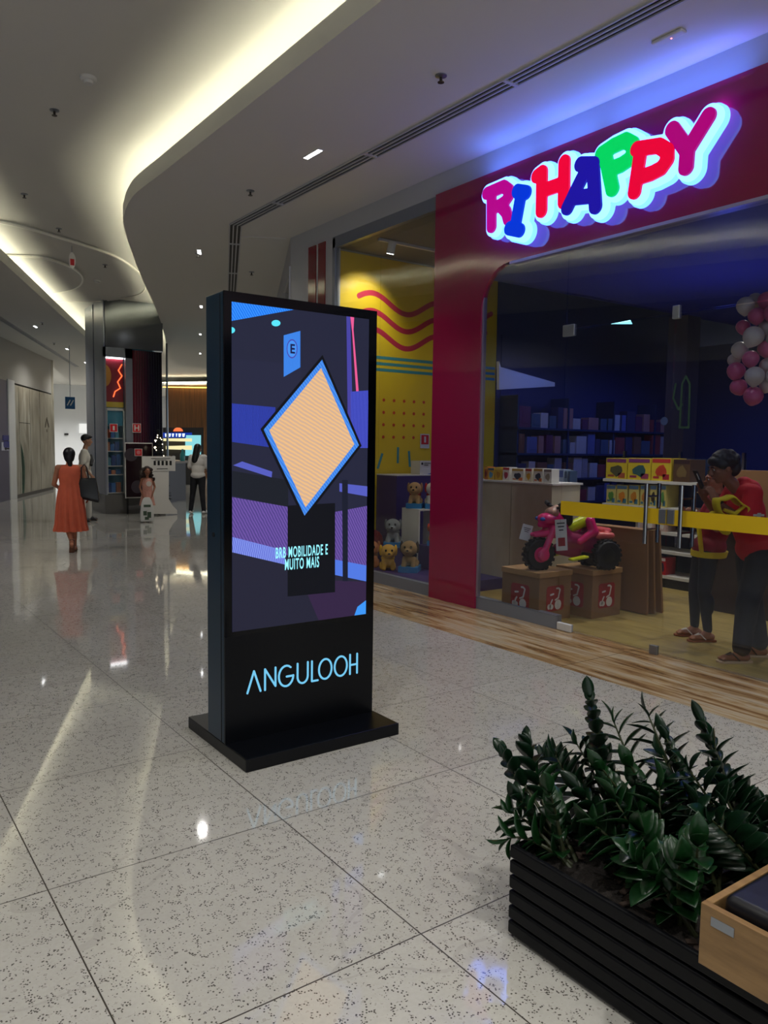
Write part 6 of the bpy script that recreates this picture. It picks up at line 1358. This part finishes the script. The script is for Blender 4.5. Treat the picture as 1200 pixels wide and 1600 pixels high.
blob('shirt', torso_cloth(J, .96, .016, .02, .8) + [('e', (0, -.055, .80), (.168, .135, .11))], .010, mat('dark_red_jersey', (150, 14, 34), .75), w6, 3)
M_yj = mat('yellow_jersey', (236, 206, 16), .7)
loft('yellow_hem', [(0, -.05, .715, .172, .138), (0, -.053, .74, .174, .142), (0, -.057, .765, .176, .145)], M_yj, w6, 40)
mat('black_leggings', (22, 28, 38), .7)
MB().obox((-.10, .055, .86), (.05, .03, .22), Matrix.Rotation(-.12, 3, 'X') @ Matrix.Rotation(.1, 3, 'Y')).build('yellow_side_panel', M_yj, w6, bevel=.01, world=False, smooth=True)
blob('leggings', leg_cloth(J, .95, (.088, .058, .040), .02), .009, mat('black_leggings', ()), w6, 3)
blob('hair', [('e', f(0, -.03, .04), (.086, .10, .088)), ('e', f(0, -.07, -.02), (.07, .05, .08))], .010, M_hair, w6, 2)
for s in 'LR': sandal(w6, J['an' + s], J['to' + s], .96, (150, 80, 50), (232, 216, 200))
# yellow garment hanging over the forearm
yc = thing('yellow_garment', 'bright yellow rolled garment sleeve hanging over the forearm of the person in red', 'cloth', rel((-.225, .20, 1.175)), RZ)
ring = [(0.0, .12 * math.cos(a) * (1 + .12 * math.sin(3 * a)) - .0, .058 * math.sin(a) + .030 * math.cos(a)) for a in [2 * PI * k / 28 for k in range(29)]]
mb = MB(); vs = []; n = 28
for k in range(n):
    a = 2 * PI * k / n; y = .115 * math.cos(a) * (1 + .10 * math.sin(3 * a)); z = .088 * math.sin(a) + .03 * math.cos(a)
    for x, s in ((-.030, 1.0), (.0, 1.10), (.05, 1.12), (.10, .95), (.10, .85), (.05, .98), (.0, .95), (-.028, .86)): vs.append((x, y * s, z * s + .012 * math.sin(5 * a)))
mb.add(vs, [(k * 8 + j, ((k + 1) % n) * 8 + j, ((k + 1) % n) * 8 + (j + 1) % 8, k * 8 + (j + 1) % 8) for k in range(n) for j in range(8)])
mb.build('sleeve_cuff', M_yj, yc, world=False, smooth=True, angle=2)
MB().tube([(.0, -.09, .03), (.0, -.02, -.03), (.01, .06, .0)], [.012, .018, .012], 8).build('inner_fold', M_yj, yc, world=False, smooth=True)
y2 = thing('yellow_garment', 'yellow cloth end hanging below the wrist of the person in red', 'cloth', rel((-.15, .27, 1.075)), RZ)
blob('cloth_fold', [('c', (0, .04, .05), (0, -.06, -.05), .035, .045), ('c', (.03, .02, .03), (.02, -.08, -.07), .02, .03)], .009, M_yj, y2, 2)
